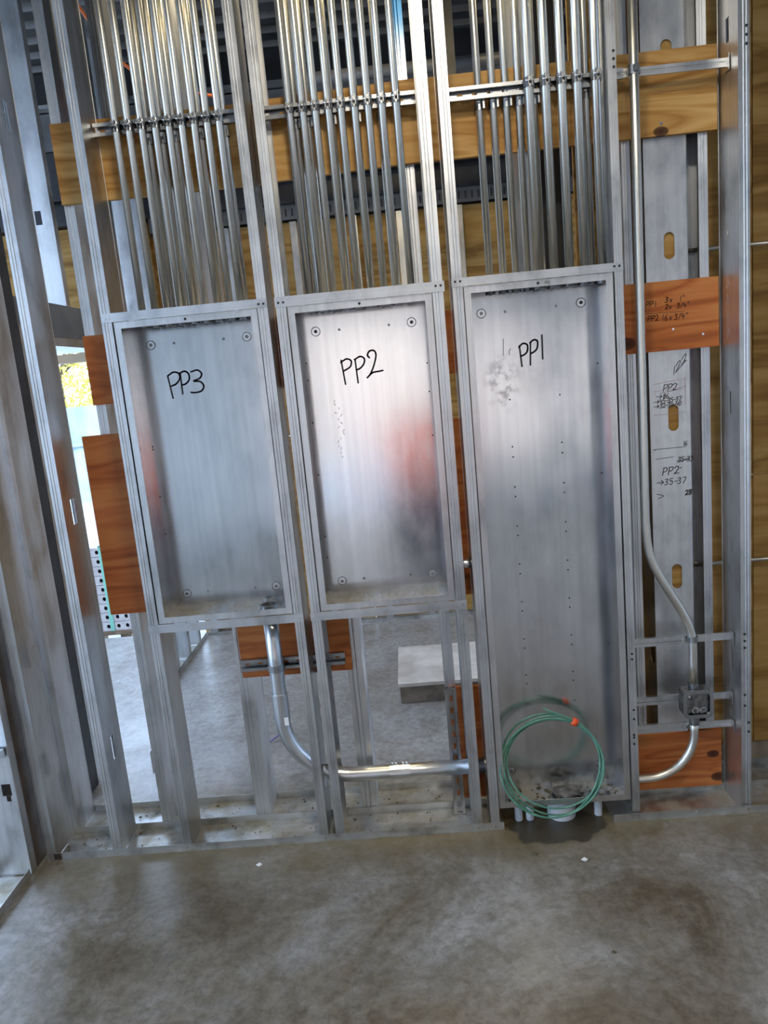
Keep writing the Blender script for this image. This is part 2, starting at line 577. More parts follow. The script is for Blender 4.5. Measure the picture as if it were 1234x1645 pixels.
def part(name, mb, mat, parent, label=None, stuff=False):
    o = finish(name, mb, mat, base_of(parent))
    o.parent = parent
    if label:
        o['label'] = label
    if stuff:
        o['kind'] = 'stuff'
    return o


def solo(name, mb, mat, base, label, cat, group=None):
    o = finish(name, mb, mat, base)
    o.location = base
    o['label'] = label
    o['category'] = cat
    if group:
        o['group'] = group
    return o


def struct(name, mb, mat, base=(0, 0, 0), label=None):
    o = finish(name, mb, mat, base)
    o.location = base
    o['kind'] = 'structure'
    if label:
        o['label'] = label
    return o


def struct_root(name, base=(0, 0, 0)):
    o = bpy.data.objects.new(name, None)
    COL.objects.link(o)
    o.location = base
    o['kind'] = 'structure'
    return o


def copy_tree(o, parent=None):
    c = o.copy()
    COL.objects.link(c)
    if parent is not None:
        c.parent = parent
    for ch in list(o.children):
        copy_tree(ch, c)
    return c


ORD = ['first', 'second', 'third', 'fourth', 'fifth', 'sixth', 'seventh', 'eighth', 'ninth', 'tenth']

# ------------------------------------------------------------------ structure: floor, ceiling, walls
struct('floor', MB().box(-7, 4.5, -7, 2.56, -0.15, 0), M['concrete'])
struct('ground', MB().box(-60, 60, -40, 80, -0.35, -0.16), M['ground'])

# fluted metal roof deck, ribs running along x
line = []
y = -6.2
while y < 2.9:
    line += [(y, 3.66), (y + 0.09, 3.66), (y + 0.105, 3.70), (y + 0.165, 3.70)]
    y += 0.18
struct('ceiling', MB().sheet(line, 'X', -4.2, 4.4, 0.003), M['deck'])

# far wall: plywood sheets on studs, black beam above, steel angle with slots
fw = struct_root('wall_back', (0, 2.44, 0))
for k in range(3):
    x0 = -1.518 + k * 1.2
    for z0, z1 in ((0.0, 1.32), (1.325, 2.66)):
        part('plywood_sheet', MB().box(x0, x0 + 1.195, 2.49, 2.505, z0, z1), M['ply_wall'], fw)
for x in (-1.46, -1.05, -0.62, -0.24, 0.05, 0.42, 0.86, 1.3, 1.75):
    part('stud', MB().sheet([(x + 0.04, 2.455), (x + 0.04, 2.442), (x, 2.442), (x, 2.488), (x + 0.04, 2.488)], 'Z', 0.002, 2.655), M['stud'], fw)
part('floor_plate', MB().sheet([(2.44, 0.022), (2.44, 0.001), (2.489, 0.001), (2.489, 0.022)], 'X', -1.5, 3.3), M['track_dirty'], fw)
part('slotted_angle', MB().sheet([(2.43, 2.665), (2.43, 2.75), (2.50, 2.75)], 'X', -1.5, 3.3, 0.004), M['grey_steel'], fw)
mb = MB()
for i in range(80):
    mb.box(-1.2 + i * 0.04, -1.188 + i * 0.04, 2.4265, 2.428, 2.685, 2.73)
part('angle_slots', mb, M['black_steel'], fw, stuff=True)
part('backing_sheet', MB().box(-3, 3.3, 2.515, 2.53, 2.5, 3.655), M['black_steel'], fw)
part('black_beam', MB().prism([(2.38, 2.752), (2.55, 2.752), (2.55, 2.77), (2.475, 2.77), (2.475, 2.90), (2.55, 2.90), (2.55, 2.92), (2.38, 2.92), (2.38, 2.90), (2.455, 2.90), (2.455, 2.77), (2.38, 2.77)], 'X', -3, 3.3), M['black_steel'], fw)
part('cladding_rail', MB().box(-3, 3.3, 2.45, 2.55, 2.92, 3.20), M['black_steel'], fw)
part('cladding_rail', MB().box(-3, 3.3, 2.44, 2.55, 3.205, 3.42), M['grey_steel'], fw)
part('steel_flange', MB().box(-3, 3.3, 2.36, 2.55, 3.425, 3.445), M['bright'], fw)
part('roof_beam', MB().box(-3, 3.3, 2.47, 2.55, 3.45, 3.655), M['black_steel'], fw)

# exterior wall on the doorway side with its opening, and plywood over it
dw = struct_root('wall_outer', (-3, 2.45, 0))
part('plywood_sheet', MB().box(-3.0, -1.52, 2.45, 2.52, 2.12, 2.745), M['ply_wall'], dw)
part('head_track', MB().plate('Y', 2.44, 0.006, -3.0, -1.52, 1.985, 2.115, [(-2.21, 2.04, 0.10, 0.03, True), (-2.7, 2.04, 0.10, 0.03, True)]).box(-3.0, -1.52, 2.446, 2.5, 2.10, 2.118), M['track'], dw)
part('head_trim', MB().box(-3.0, -1.52, 2.43, 2.52, 1.925, 1.98), M['beige'], dw)
part('jamb', MB().box(-3.3, -3.0, 2.45, 2.52, 0.0, 2.745), M['gyp'], dw)

# sheathed wall closing the bay beyond the last stud
rw = struct_root('wall_side', (1.3, 0.33, 0))
for x0, x1 in ((0.66, 1.275), (1.28, 2.4)):
    for z0, z1 in ((0.10, 1.1785), (1.18, 2.3985), (2.40, 3.66)):
        part('plywood_sheet', MB().box(x0, x1, 0.318, 0.333, z0, z1), M['ply_wall'], rw)
part('sole_plate', MB().box(0.66, 2.4, 0.3095, 0.345, 0.002, 0.0985), M['sidewood'], rw)

# front room shell behind the viewpoint
fr = struct_root('wall_front', (0, -6, 0))
part('gypsum_board', MB().box(-7.0, -1.15, -6.1, -6.0, 0, 3.6), M['gyp'], fr)
part('gypsum_board', MB().plate('Y', -6.0, -0.1, 0.5, 3.4, 0, 3.6, [(1.25, 1.4, 0.75, 1.5, False), (2.65, 1.4, 0.9, 1.5, False)]), M['gyp'], fr)  # window openings added to brighten the reflections in PP1 and the wide stud
part('gypsum_board', MB().box(-1.15, 0.5, -6.1, -6.0, 2.35, 3.6), M['gyp'], fr)
struct('wall_right', MB().box(3.3, 3.4, -6.0, 0.34, 0, 3.6), M['gyp'])


# ------------------------------------------------------------------ steel studs
def c_stud(x0, y0, z0, z1, web='R', fl=0.034, dep=0.152, holes=(), lip=0.010):
    """one C stud standing in a wall that runs along x: ribbed front flange, web with punch-outs, back flange"""
    mb = MB()
    y1 = y0 + dep
    s = 1 if web == 'R' else -1
    xo, xw = (x0, x0 + fl) if s == 1 else (x0 + fl, x0)      # open edge, web edge
    def X(u):
        return xo + s * u
    rib = 0.0022
    front = [(X(0), y0 + lip), (X(0), y0), (X(fl * .22), y0), (X(fl * .28), y0 + rib), (X(fl * .34), y0), (X(fl * .5), y0), (X(fl * .56), y0 + rib), (X(fl * .62), y0), (X(fl), y0)]
    mb.sheet(front, 'Z', z0, z1)
    mb.sheet([(X(0), y1 - lip), (X(0), y1), (X(fl), y1)], 'Z', z0, z1)
    mb.plate('X', xw - (0.0008 if s == 1 else -0.0008), -s * 0.0016, y0, y1, z0, z1, holes)
    return mb


def d_stud(x0, x1, y0, z0, z1, fl=0.04, holes=()):
    """stud in a wall that runs along y: web faces the viewer (-y), flanges run back"""
    mb = MB()
    mb.plate('Y', y0, 0.0016, x0, x1, z0, z1, holes)
    mb.sheet([(x1, y0), (x1, y0 + fl), (x1 - 0.01, y0 + fl)], 'Z', z0, z1)
    mb.sheet([(x0, y0), (x0, y0 + fl), (x0 + 0.01, y0 + fl)], 'Z', z0, z1)
    return mb


TOP = 3.63
BIGH = [(0.083, 0.212, 0.075, 0.075, True)]
SL = lambda z: (0.076, z, 0.03, 0.09, False)
FRONT = [
    # x, web, holes, label
    (-1.483, 'R', [], 'corner steel stud of the front row, next to the keyhole stud', 0.037),
    (-1.228, 'R', [SL(0.40), SL(1.30), SL(2.6)], 'steel stud between the corner stud and the PP3 enclosure', 0.034),
    (-0.962, 'R', [SL(0.32)], 'steel stud holding the doorway side of the PP3 enclosure', 0.033),
    (-0.447, 'R', BIGH, 'steel stud holding the PP2 side of the PP3 enclosure', 0.032),
    (-0.388, 'L', BIGH, 'steel stud holding the PP3 side of the PP2 enclosure', 0.032),
    (0.121, 'R', BIGH + [(0.09, 0.99, 0.06, 0.06, True)], 'steel stud holding the PP1 side of the PP2 enclosure, blue paint at its top', 0.034),
    (0.185, 'L', BIGH + [(0.09, 0.99, 0.06, 0.06, True)], 'steel stud holding the PP2 side of the tall PP1 enclosure', 0.032),
    (0.702, 'R', [(0.055, 0.128, 0.05, 0.05, True)], 'steel stud between the tall PP1 enclosure and the junction box bay', 0.026),
    (1.092, 'L', [(0.076, 1.475, 0.022, 0.075, False), (0.076, 0.55, 0.022, 0.075, False), (0.076, 2.62, 0.022, 0.07, False)], 'steel stud with a mirror-like web past the junction box', 0.034),
]
studs = []
for x, web, holes, lab, fl in FRONT:
    st = thing('steel_stud', lab, 'stud', (x, 0, 0.002), 'studs of the front row')
    part('stud_body', c_stud(x, 0.0, 0.004, TOP, web, fl, 0.136 if -1.1 < x < 1.05 else 0.15, holes), M['stud'], st)
    part('screw', MB().disc((x + fl * .5, -0.002, 0.018), 0.004), M['bright'], st)
    studs.append(st)
s4, s7, s9 = studs[5], studs[7], studs[8]
s4.children[0].data.materials[0] = M['stud_blue']
for st, xs, zs in ((s9, 1.117, (2.60, 2.575, 2.55)), (s7, 0.72, (2.57, 2.548, 2.525)), (s9, 1.104, (0.68, 0.655, 0.63)), (s9, 1.104, (0.455, 0.415)), (s9, 1.117, (0.35, 0.315)),
                    (s7, 0.716, (0.64, 0.62)), (s7, 0.716, (0.43, 0.395)), (s7, 0.714, (0.335, 0.325, 0.30)), (s7, 0.722, (1.94,))):
    for zz in zs:
        part('screw', MB().disc((xs, -0.0012, zz), 0.0042), M['screw'], st)
# embossed zig-zag along the web of the mirror-like stud
mb = MB()
z = 0.3
while z < 2.3:
    for a, b, c, d in ((-.006, 0, 0, .02), (0, .02, .006, 0), (.006, 0, 0, -.02), (0, -.02, -.006, 0)):
        p, q = Vector((1.0912, 0.088 + a, z + b)), Vector((1.0912, 0.088 + c, z + d))
        n = (q - p).normalized().cross(Vector((1, 0, 0))) * 0.0009
        mb.hexa([p - n, p + n, p - n - Vector((.0003, 0, 0)), p + n - Vector((.0003, 0, 0)), q - n, q + n, q - n - Vector((.0003, 0, 0)), q + n - Vector((.0003, 0, 0))])
    z += 0.052
part('embossed_ridges', mb, M['stud'], s9, stuff=True)

BACK = [
    (-1.457, 'R', [SL(0.35), SL(0.78), SL(1.7)], 'back-row steel stud in the corner beside the dark door post', 0.034, TOP),
    (-1.088, 'R', [SL(0.33)], 'back-row steel stud behind the red boards beside the PP3 enclosure', 0.034, TOP),
    (-0.713, 'R', [], 'back-row steel stud under the red board that carries the wide conduit', 0.054, TOP),
    (-0.297, 'R', [], 'back-row steel stud below the PP2 enclosure, at the free end of the lower red board', 0.058, TOP),
    (0.064, 'R', [], 'back-row steel stud behind the upright slotted channel', 0.036, TOP),
    (0.445, 'R', [], 'back-row steel stud in the dark behind the PP1 conduits', 0.036, TOP),
    (0.781, 'R', [], 'narrow back-row steel stud beside the tall single conduit', 0.027, TOP),
    (1.030, 'R', [], 'back-row steel stud between the inked stud and the plywood', 0.030, TOP),
]
for x, web, holes, lab, fl, top in BACK:
    solo('steel_stud', c_stud(x, 0.158, 0.004, top, web, fl, 0.146, holes), M['stud_blue_low' if x == 0.064 else 'stud'], (x, 0.158, 0.004), lab, 'stud', 'studs of the back row')

# wide stud turned with its web to the room, covered in ink notes
ws = thing('wide_stud', 'wide steel stud with ink notes and oval slots, its web turned to the room', 'stud', (0.92, 0.16, 0.004))
OV = [(0.931, 2.01, 0.036, 0.088, True), (0.933, 1.433, 0.036, 0.092, True), (0.934, 0.858, 0.036, 0.092, True), (0.934, 2.60, 0.036, 0.088, True)]
part('stud_body', MB().plate('Y', 0.160, 0.0016, 0.852, 0.992, 0.004, TOP, OV).plate('X', 0.852, 0.0016, 0.161, 0.300, 0.004, TOP, [(0.20, 0.56, 0.05, 0.09, True), (0.20, 1.9, 0.05, 0.09, True)])
     .sheet([(0.992, 0.16), (0.992, 0.20), (0.982, 0.20)], 'Z', 0.004, TOP), M['stud'], ws)

# side wall along y: keyhole stud, end studs, opening post, studs beyond
ks = thing('keyhole_stud', 'pale steel stud of the side wall with a keyhole punch-out, beside the floor track', 'stud', (-1.6, -0.082, 0.004))
part('stud_body', d_stud(-1.655, -1.502, -0.082, 0.004, TOP, 0.04, [(-1.534, 0.342, 0.034, 0.046, False), (-1.531, 0.308, 0.017, 0.0215, False), (-1.534, 1.7, 0.036, 0.05, False)]), M['stud'], ks)
solo('end_stud', MB().sheet([(-1.60, -0.04), (-1.50, -0.04), (-1.50, 0.002), (-1.515, 0.002)], 'Z', 0.004, TOP).sheet([(-1.515, 0.004), (-1.50, 0.004), (-1.50, 0.045), (-1.60, 0.045)], 'Z', 0.004, TOP),
     M['rust'], (-1.55, 0, 0.004), 'dark brown paired end stud between the keyhole stud and the corner stud', 'stud')
solo('blocking_track', MB().sheet([(-0.60, 0.47), (-0.60, 0.505), (-0.09, 0.505), (-0.09, 0.47)], 'X', -1.65, -1.51), M['track'], (-1.58, -0.3, 0.47), 'short level blocking track across the side wall bay beside the keyhole stud', 'track')
solo('door_post', MB().box(-1.62, -1.50, 0.40, 0.528, 0.002, TOP), M['black_steel'], (-1.56, 0.44, 0), 'black steel post at the edge of the doorway', 'post')
solo('jamb_stud', MB().sheet([(-1.60, 0.60), (-1.50, 0.60), (-1.50, 0.532), (-1.60, 0.532)], 'Z', 0.004, 2.0), M['stud'], (-1.55, 0.54, 0.004), 'steel jamb stud standing against the black door post', 'stud')
hd = thing('door_header', 'boxed grey steel header over the doorway in the side wall', 'header', (-1.57, 1.2, 1.96))
part('header_web', MB().box(-1.64, -1.502, 0.531, 1.76, 1.965, 2.11), M['grey_steel'], hd)
part('header_track', MB().box(-1.645, -1.499, 0.605, 1.76, 1.925, 1.963), M['track'], hd)
solo('cripple_stud', d_stud(-1.63, -1.502, 1.02, 2.112, TOP, 0.04, [(-1.565, 2.5, 0.03, 0.06, False)]), M['stud'], (-1.56, 1.02, 2.112), 'short yellow-lit stud standing on the doorway header', 'stud')
for yy, lab in ((1.77, 'pale blue-lit stud of the far side wall, at the end of its floor track'), (2.02, 'second stud of the far side wall, next to the end stud'), (2.26, 'stud of the far side wall near the room corner')):
    solo('steel_stud', d_stud(-1.65, -1.502, yy, 0.004, TOP), M['stud'], (-1.57, yy, 0.004), lab, 'stud', 'studs of the far side wall')
solo('hanging_stud', c_stud(-0.93, 0.20, 2.60, TOP, 'R', 0.04, 0.10), M['grey_steel'], (-0.91, 0.25, 2.6), 'dark short stud above the end of the yellow board', 'stud')


# ------------------------------------------------------------------ floor tracks
def track(x0, x1, y0, dep, lip=0.03, t=0.0016, dip=0.0):
    return MB().sheet([(y0 - 0.0018, lip), (y0 - 0.0018, 0.001), (y0 + dep + 0.0018, 0.001), (y0 + dep + 0.0018, lip)], 'X', x0, x1, t)


ft = thing('floor_track', 'long dusty steel floor track under the front row of studs', 'track', (-0.6, 0.07, 0))
part('track_body', track(-1.47, 0.232, -0.002, 0.1535), M['track_dirty'], ft)
part('rust_patch', MB().box(-1.452, -1.425, -0.0065, -0.0048, 0.003, 0.027), M['rust'], ft, 'brown rusted track end')
ft2 = thing('floor_track', 'steel floor track piece running past the junction box bay', 'track', (1.4, 0.07, 0))
part('track_body', track(0.630, 2.2, -0.006, 0.157, 0.031), M['track_dirty'], ft2)
for x in (0.712, 0.93, 1.11):
    part('screw', MB().disc((x, -0.009, 0.017), 0.004), M['bright'], ft2)
for x in (-1.212, -0.946, -0.43, -0.372, 0.137, 0.2):
    part('screw', MB().disc((x, -0.005, 0.016), 0.004), M['bright'], ft)
solo('floor_track', track(-1.465, 2.2, 0.158, 0.149), M['track_dirty'], (0, 0.23, 0), 'steel floor track under the back row of studs, bluish in the sky light', 'track')
solo('floor_track', MB().sheet([(-1.503, 0.032), (-1.503, 0.001), (-1.655, 0.001), (-1.655, 0.032)], 'Y', -3.0, -0.09), M['track_dirty'], (-1.58, -1.5, 0), 'dirty floor track of the side wall running toward the viewer', 'track')
solo('floor_track', MB().sheet([(-1.498, 0.032), (-1.498, 0.001), (-1.655, 0.001), (-1.655, 0.032)], 'Y', 1.66, 2.43), M['track_dirty'], (-1.58, 2.0, 0), 'floor track of the far side wall in the room behind', 'track')

# dust and scraps lying in the tracks
mb = MB()
for k in range(170):
    x = random.uniform(-1.44, 0.15)
    yy = random.choice((random.uniform(0.005, 0.14), random.uniform(0.165, 0.29)))
    s = random.uniform(0.0012, 0.004) * (2.0 if random.random() < .06 else 1)
    a = random.uniform(0, PI)
    c = Vector((x, yy, 0.003))
    u, w = Vector((math.cos(a), math.sin(a), 0)) * s, Vector((-math.sin(a), math.cos(a), 0)) * s * random.uniform(.3, .9)
    h = Vector((0, 0, random.uniform(.001, .003)))
    mb.hexa([c - u - w, c - u - w + h, c - u + w, c - u + w + h * .6, c + u - w, c + u - w + h * .5, c + u + w, c + u + w + h])
deb = finish('debris', mb, M['debris'], (0, 0.07, 0))
deb.location = (0, 0.07, 0)
deb['kind'] = 'stuff'
deb['label'] = 'dark scraps and dust lying in the floor tracks'


# ------------------------------------------------------------------ handwriting
G = {
    'P': [[(0, 0), (.08, 1)], [(.05, .95), (.4, 1), (.55, .85), (.5, .62), (.3, .48), (.06, .46)]],
    '1': [[(.3, 0), (.3, 1)]],
    '2': [[(.02, .78), (.15, .97), (.4, .97), (.5, .75), (.35, .4), (.02, .04), (.3, .1), (.62, .06)]],
    '3': [[(.05, .92), (.3, 1), (.5, .82), (.2, .55), (.5, .38), (.42, .08), (.18, 0), (0, .1)]],
    '4': [[(.1, 1), (.05, .45), (.55, .45)], [(.42, .8), (.38, 0)]],
    '5': [[(.5, 1), (.1, .97), (.08, .6), (.4, .6), (.5, .3), (.3, 0), (0, .06)]],
    '6': [[(.4, 1), (.08, .5), (.1, .08), (.4, .05), (.48, .35), (.12, .42)]],
    '7': [[(.02, .96), (.55, .97), (.2, 0)]],
    '8': [[(.45, .9), (.2, 1), (.08, .8), (.45, .3), (.3, 0), (.05, .2), (.48, .8), (.45, .9)]],
    '0': [[(.25, 1), (.03, .6), (.15, .02), (.45, .2), (.48, .75), (.25, 1)]],
    'x': [[(.02, .6), (.45, .0)], [(.45, .6), (.02, 0)]],
    '/': [[(0, -.05), (.4, 1.05)]],
    '"': [[(.1, 1.1), (.08, .85)], [(.3, 1.1), (.28, .85)]],
    "'": [[(.2, 1.15), (.14, .85)]],
    '-': [[(.05, .45), (.5, .48)]],
    '#': [[(.15, 0), (.25, 1)], [(.4, 0), (.5, 1)], [(.02, .35), (.6, .38)], [(.05, .68), (.62, .7)]],
    '>': [[(0, .5), (1.1, .5)], [(.7, .85), (1.1, .5), (.7, .15)]],
    ' ': [],
}


def write(mb, text, x, y, z, h, w, slope=0.0, gap=0.68, slant=0.12):
    cx = x
    for ch in text:
        for st in G[ch]:
            mb.ribbon([(cx + h * (a + slant * b), z + h * b + slope * (cx + h * a - x)) for a, b in st], y, w)
        cx += h * (gap if ch != '>' else 1.35) * (0.7 if ch in '1"\'-/' else 1)
    return mb


yi = 0.1588


def note(parent, mat, *a, **k):
    part('ink_note', write(MB(), *a, **k), mat, parent, stuff=True)


def rule(parent, mat, pts, w):
    part('ink_line', MB().ribbon(pts, yi, w), mat, parent, stuff=True)


F, K, RP = M['ink_faint'], M['ink'], M['pencil']
note(ws, F, '122', 0.928, yi, 1.572, 0.03, 0.0022, 1.0)
note(ws, F, "'", 0.968, yi, 1.60, 0.025, 0.0022)
note(ws, F, 'PP2', 0.899, yi, 1.526, 0.024, 0.0024, 0.05)
rule(ws, F, [(0.888, 1.521), (0.962, 1.532)], 0.0015)
note(ws, F, '>#6', 0.874, yi, 1.502, 0.017, 0.0022, 0.02)
note(ws, F, '>45-35-37', 0.866, yi, 1.485, 0.015, 0.0022, 0.06)
note(ws, F, '>32-34-40', 0.866, yi, 1.469, 0.015, 0.0022, 0.06)
for a in ([(0.868, 1.554), (0.978, 1.566)], [(0.868, 1.528), (0.978, 1.539)], [(0.866, 1.447), (0.976, 1.450)], [(0.975, 1.566), (0.975, 1.475)]):
    rule(ws, RP, a, 0.0014)
rule(ws, K, [(0.867, 1.324), (0.87, 1.327), (0.974, 1.328)], 0.0018)
rule(ws, K, [(0.867, 1.292), (0.93, 1.296)], 0.0018)
note(ws, K, '16', 0.962, yi, 1.332, 0.016, 0.002)
note(ws, K, '35-33', 0.945, yi, 1.276, 0.017, 0.0022)
rule(ws, K, [(0.986, 1.283), (0.942, 1.279)], 0.0022)
note(ws, K, 'PP2', 0.89, yi, 1.232, 0.027, 0.0026, 0.05, 0.75)
rule(ws, K, [(0.951, 1.254), (0.956, 1.256)], 0.003)
note(ws, K, '>35-37', 0.868, yi, 1.197, 0.021, 0.0024, 0.02, 0.8)
note(ws, K, '28', 0.968, yi, 1.154, 0.018, 0.003, 0.1)
rule(ws, K, [(0.868, 1.167), (0.892, 1.159), (0.873, 1.150)], 0.0024)

# ------------------------------------------------------------------ plywood backing boards
def board(x0, x1, z0, z1, mat, lab, grp, tilt=0.0, y0=0.1375, th=0.0185):
    dz = tilt * (x1 - x0)
    mb = MB().hexa([(x0, y0, z0), (x0, y0, z1), (x0, y0 + th, z0), (x0, y0 + th, z1),
                    (x1, y0, z0 + dz), (x1, y0, z1 + dz), (x1, y0 + th, z0 + dz), (x1, y0 + th, z1 + dz)])
    return solo('plywood_board', mb, mat, ((x0 + x1) / 2, y0, z0), lab, 'board', grp)


YB, RB = 'yellow backing boards behind the conduits', 'red backing boards'
board(-1.087, -0.405, 2.330, 2.582, M['ply_yellow'], 'yellow plywood backing board behind the PP3 conduits', YB)
board(-0.400, 0.160, 2.333, 2.586, M['ply_yellow'], 'yellow plywood backing board behind the PP2 conduits', YB, 0.03)
yr = board(0.164, 1.085, 2.346, 2.600, wood('yellow_plywood_knot', (0.30, 0.135, 0.03), (0.47, 0.25, 0.07), (0.58, 0.35, 0.125), 'X', knots=[(0.28, 0.018, 0.017)]), 'yellow plywood backing board behind the PP1 conduits and the tall single conduit', YB, 0.008)
part('screw', MB().disc((0.905, 0.1372, 2.388), 0.005), M['bright'], yr)
mred = wood('red_plywood_knots', (0.27, 0.075, 0.022), (0.45, 0.135, 0.035), (0.52, 0.20, 0.06), 'X', knots=[(-0.145, 0.035, 0.024)])
mred2 = wood('red_plywood_lower_knots', (0.27, 0.075, 0.022), (0.45, 0.135, 0.035), (0.52, 0.20, 0.06), 'X', knots=[(0.135, 0.13, 0.016), (0.155, 0.035, 0.02)])
mred3 = wood('red_plywood_vertical', (0.22, 0.06, 0.018), (0.36, 0.105, 0.03), (0.44, 0.16, 0.05), 'X', scale=0.8, knots=[(0.13, 0.32, 0.025)])
rn = board(0.745, 1.084, 1.665, 1.895, mred, 'red plywood board with handwritten conduit counts, above the inked stud', RB)
board(0.745, 1.077, 0.03, 0.256, mred2, 'red plywood board with two knots, behind the lowest bend near the floor', RB)
board(-1.090, -0.30, 1.660, 1.898, M['ply_red'], 'red plywood board whose short end shows above the tall red board by PP3', RB)
board(-1.150, -0.62, 0.893, 1.555, mred3, 'tall red plywood board beside the lower half of the PP3 enclosure', RB)
board(-0.690, -0.277, 0.606, 0.812, M['ply_red'], 'red plywood board carrying the wide conduit below the enclosures', RB)
board(0.075, 0.30, 0.05, 0.503, M['ply_red'], 'red plywood board standing low in the gap beside PP1', RB)
board(0.150, 0.30, 0.86, 1.50, M['ply_red'], 'red plywood board in the gap between PP2 and PP1, level with the short nipple', RB)
board(0.150, 0.30, 1.655, 1.868, M['ply_red'], 'small red plywood board high in the gap between PP2 and PP1', RB)
yi = 0.1369
mb = MB()
write(mb, 'PP1', 0.84, yi, 1.815, 0.019, 0.0022, 0, 0.7)
write(mb, '3x 1"', 0.905, yi, 1.825, 0.017, 0.0022, 0, 0.9)
write(mb, '2x 3/4"', 0.905, yi, 1.803, 0.016, 0.0022, 0, 0.8)
mb.ribbon([(0.832, 1.794), (0.97, 1.790)], yi, 0.0012)
write(mb, 'PP2', 0.845, yi, 1.768, 0.018, 0.0022, 0, 0.7)
write(mb, '16x', 0.89, yi, 1.766, 0.019, 0.0022, 0, 0.85)
write(mb, '3/4"', 0.934, yi, 1.766, 0.018, 0.0022, 0, 0.8)
part('marker_lettering', mb, M['ink'], rn)
part('screw', MB().disc((0.93, 0.1372, 1.735), 0.004), M['bright'], rn)
part('screw', MB().disc((1.03, 0.1372, 1.71), 0.004), M['bright'], rn)


solo('plywood_board', MB().box(0.857, 0.980, 0.168, 0.183, 0.32, 3.2), M['ply_wall'], (0.92, 0.175, 0.32), 'plywood strip showing through the oval slots of the inked stud', 'board')

# ------------------------------------------------------------------ panel enclosures
def enclosure(x0, x1, z0, z1, lab, letters, bolts, pins, dots, topdot=True):
    t = thing('panel_enclosure', lab, 'electrical enclosure', ((x0 + x1) / 2, 0.0, z0), 'open electrical enclosures')
    D = 0.133
    s = 0.002
    part('back_panel', MB().box(x0, x1, D - s, D, z0, z1), M['box'], t)
    part('side_panel', MB().box(x0, x0 + s, 0.0061, D - s, z0, z1), M['box'], t)
    part('side_panel', MB().box(x1 - s, x1, 0.0061, D - s, z0, z1), M['box'], t)
    part('top_panel', MB().box(x0 + s, x1 - s, 0.0061, D - s, z1 - s, z1), M['box'], t)
    part('bottom_panel', MB().box(x0 + s, x1 - s, 0.0061, D - s, z0, z0 + s), M['box'], t)
    w = 0.022
    part('front_rim', MB().plate('Y', 0.004, 0.002, x0, x1, z0, z1, [((x0 + x1) / 2, (z0 + z1) / 2, x1 - x0 - 2 * w, z1 - z0 - 2 * w, False)]), M['rim'], t)
    # fold seam behind the front rim on both side walls
    part('fold_seam', MB().box(x0 + s, x0 + s + 0.0012, 0.030, 0.034, z0 + s, z1 - s), M['track'], t)
    part('fold_seam', MB().box(x1 - s - 0.0012, x1 - s, 0.030, 0.034, z0 + s, z1 - s), M['track'], t)
    yb = D - s
    for bx, bz, dark in bolts:
        b = part('mounting_bolt', MB().ringtube((bx, yb, bz), (0, -1, 0), 0.0135, 0.0165, 0.0018), M['castzinc'], t)
        part('washer', MB().ringtube((bx, yb, bz), (0, -1, 0), 0.004, 0.0115, 0.0022, 16), M['bright'], b)
        part('bolt_head', MB().tube([(bx, yb - 0.0005, bz), (bx, yb - 0.006, bz)], 0.0062, 6), M['screw'] if dark else M['castzinc'], b)
    mb = MB()
    for px, pz in pins:
        mb.disc((px, yb, pz), 0.0045, t=-0.002)
    part('panel_stud', mb, M['castzinc'], t, stuff=True)
    mb = MB()
    for px, pz in dots:
        mb.disc((px, yb, pz), 0.0028, t=-0.0006, n=8)
    part('screw_holes', mb, M['hole'], t, stuff=True)
    if topdot:
        part('rim_hole', MB().disc(((x0 + x1) / 2 + 0.0, 0.0042, z1 - 0.011), 0.0045, t=-0.0006), M['hole'], t)
    mb = MB()
    for st in letters:
        mb.ribbon(st, yb - 0.0006, 0.0058)
    part('marker_lettering', mb, M['ink'], t)
    return t


def holes_random(x0, x1, z0, z1, n, seed):
    r = random.Random(seed)
    return [(r.choice((x0 + .03, x1 - .03)), r.uniform(z0 + .15, z1 - .12)) for _ in range(n)]


dx = -0.0
P3 = [[(-.811, 1.737), (-.803, 1.66)], [(-.811, 1.737), (-.79, 1.748), (-.772, 1.743), (-.770, 1.725), (-.785, 1.708), (-.802, 1.702)],
      [(-.766, 1.742), (-.767, 1.672)], [(-.77, 1.742), (-.75, 1.748), (-.737, 1.737), (-.738, 1.718), (-.752, 1.705), (-.766, 1.702)],
      [(-.728, 1.744), (-.705, 1.748), (-.692, 1.735), (-.70, 1.720), (-.722, 1.712), (-.70, 1.708), (-.690, 1.692), (-.70, 1.676), (-.722, 1.672), (-.737, 1.674)]]
P2 = [[(-.204, 1.735), (-.197, 1.653)], [(-.206, 1.728), (-.185, 1.738), (-.170, 1.730), (-.174, 1.712), (-.190, 1.702), (-.200, 1.698)],
      [(-.156, 1.734), (-.153, 1.654)], [(-.158, 1.733), (-.138, 1.742), (-.124, 1.733), (-.128, 1.715), (-.142, 1.702), (-.154, 1.698)],
      [(-.106, 1.735), (-.112, 1.744), (-.104, 1.757), (-.088, 1.757), (-.083, 1.740), (-.094, 1.706), (-.108, 1.680), (-.120, 1.668), (-.112, 1.675), (-.098, 1.684), (-.080, 1.686), (-.064, 1.688)]]
P1 = [[(.408, 1.728), (.413, 1.658)], [(.406, 1.722), (.42, 1.734), (.435, 1.728), (.434, 1.708), (.424, 1.697), (.411, 1.692)],
      [(.446, 1.733), (.442, 1.66)], [(.444, 1.734), (.458, 1.743), (.470, 1.737), (.468, 1.715), (.458, 1.704), (.445, 1.698)],
      [(.486, 1.756), (.485, 1.677)]]
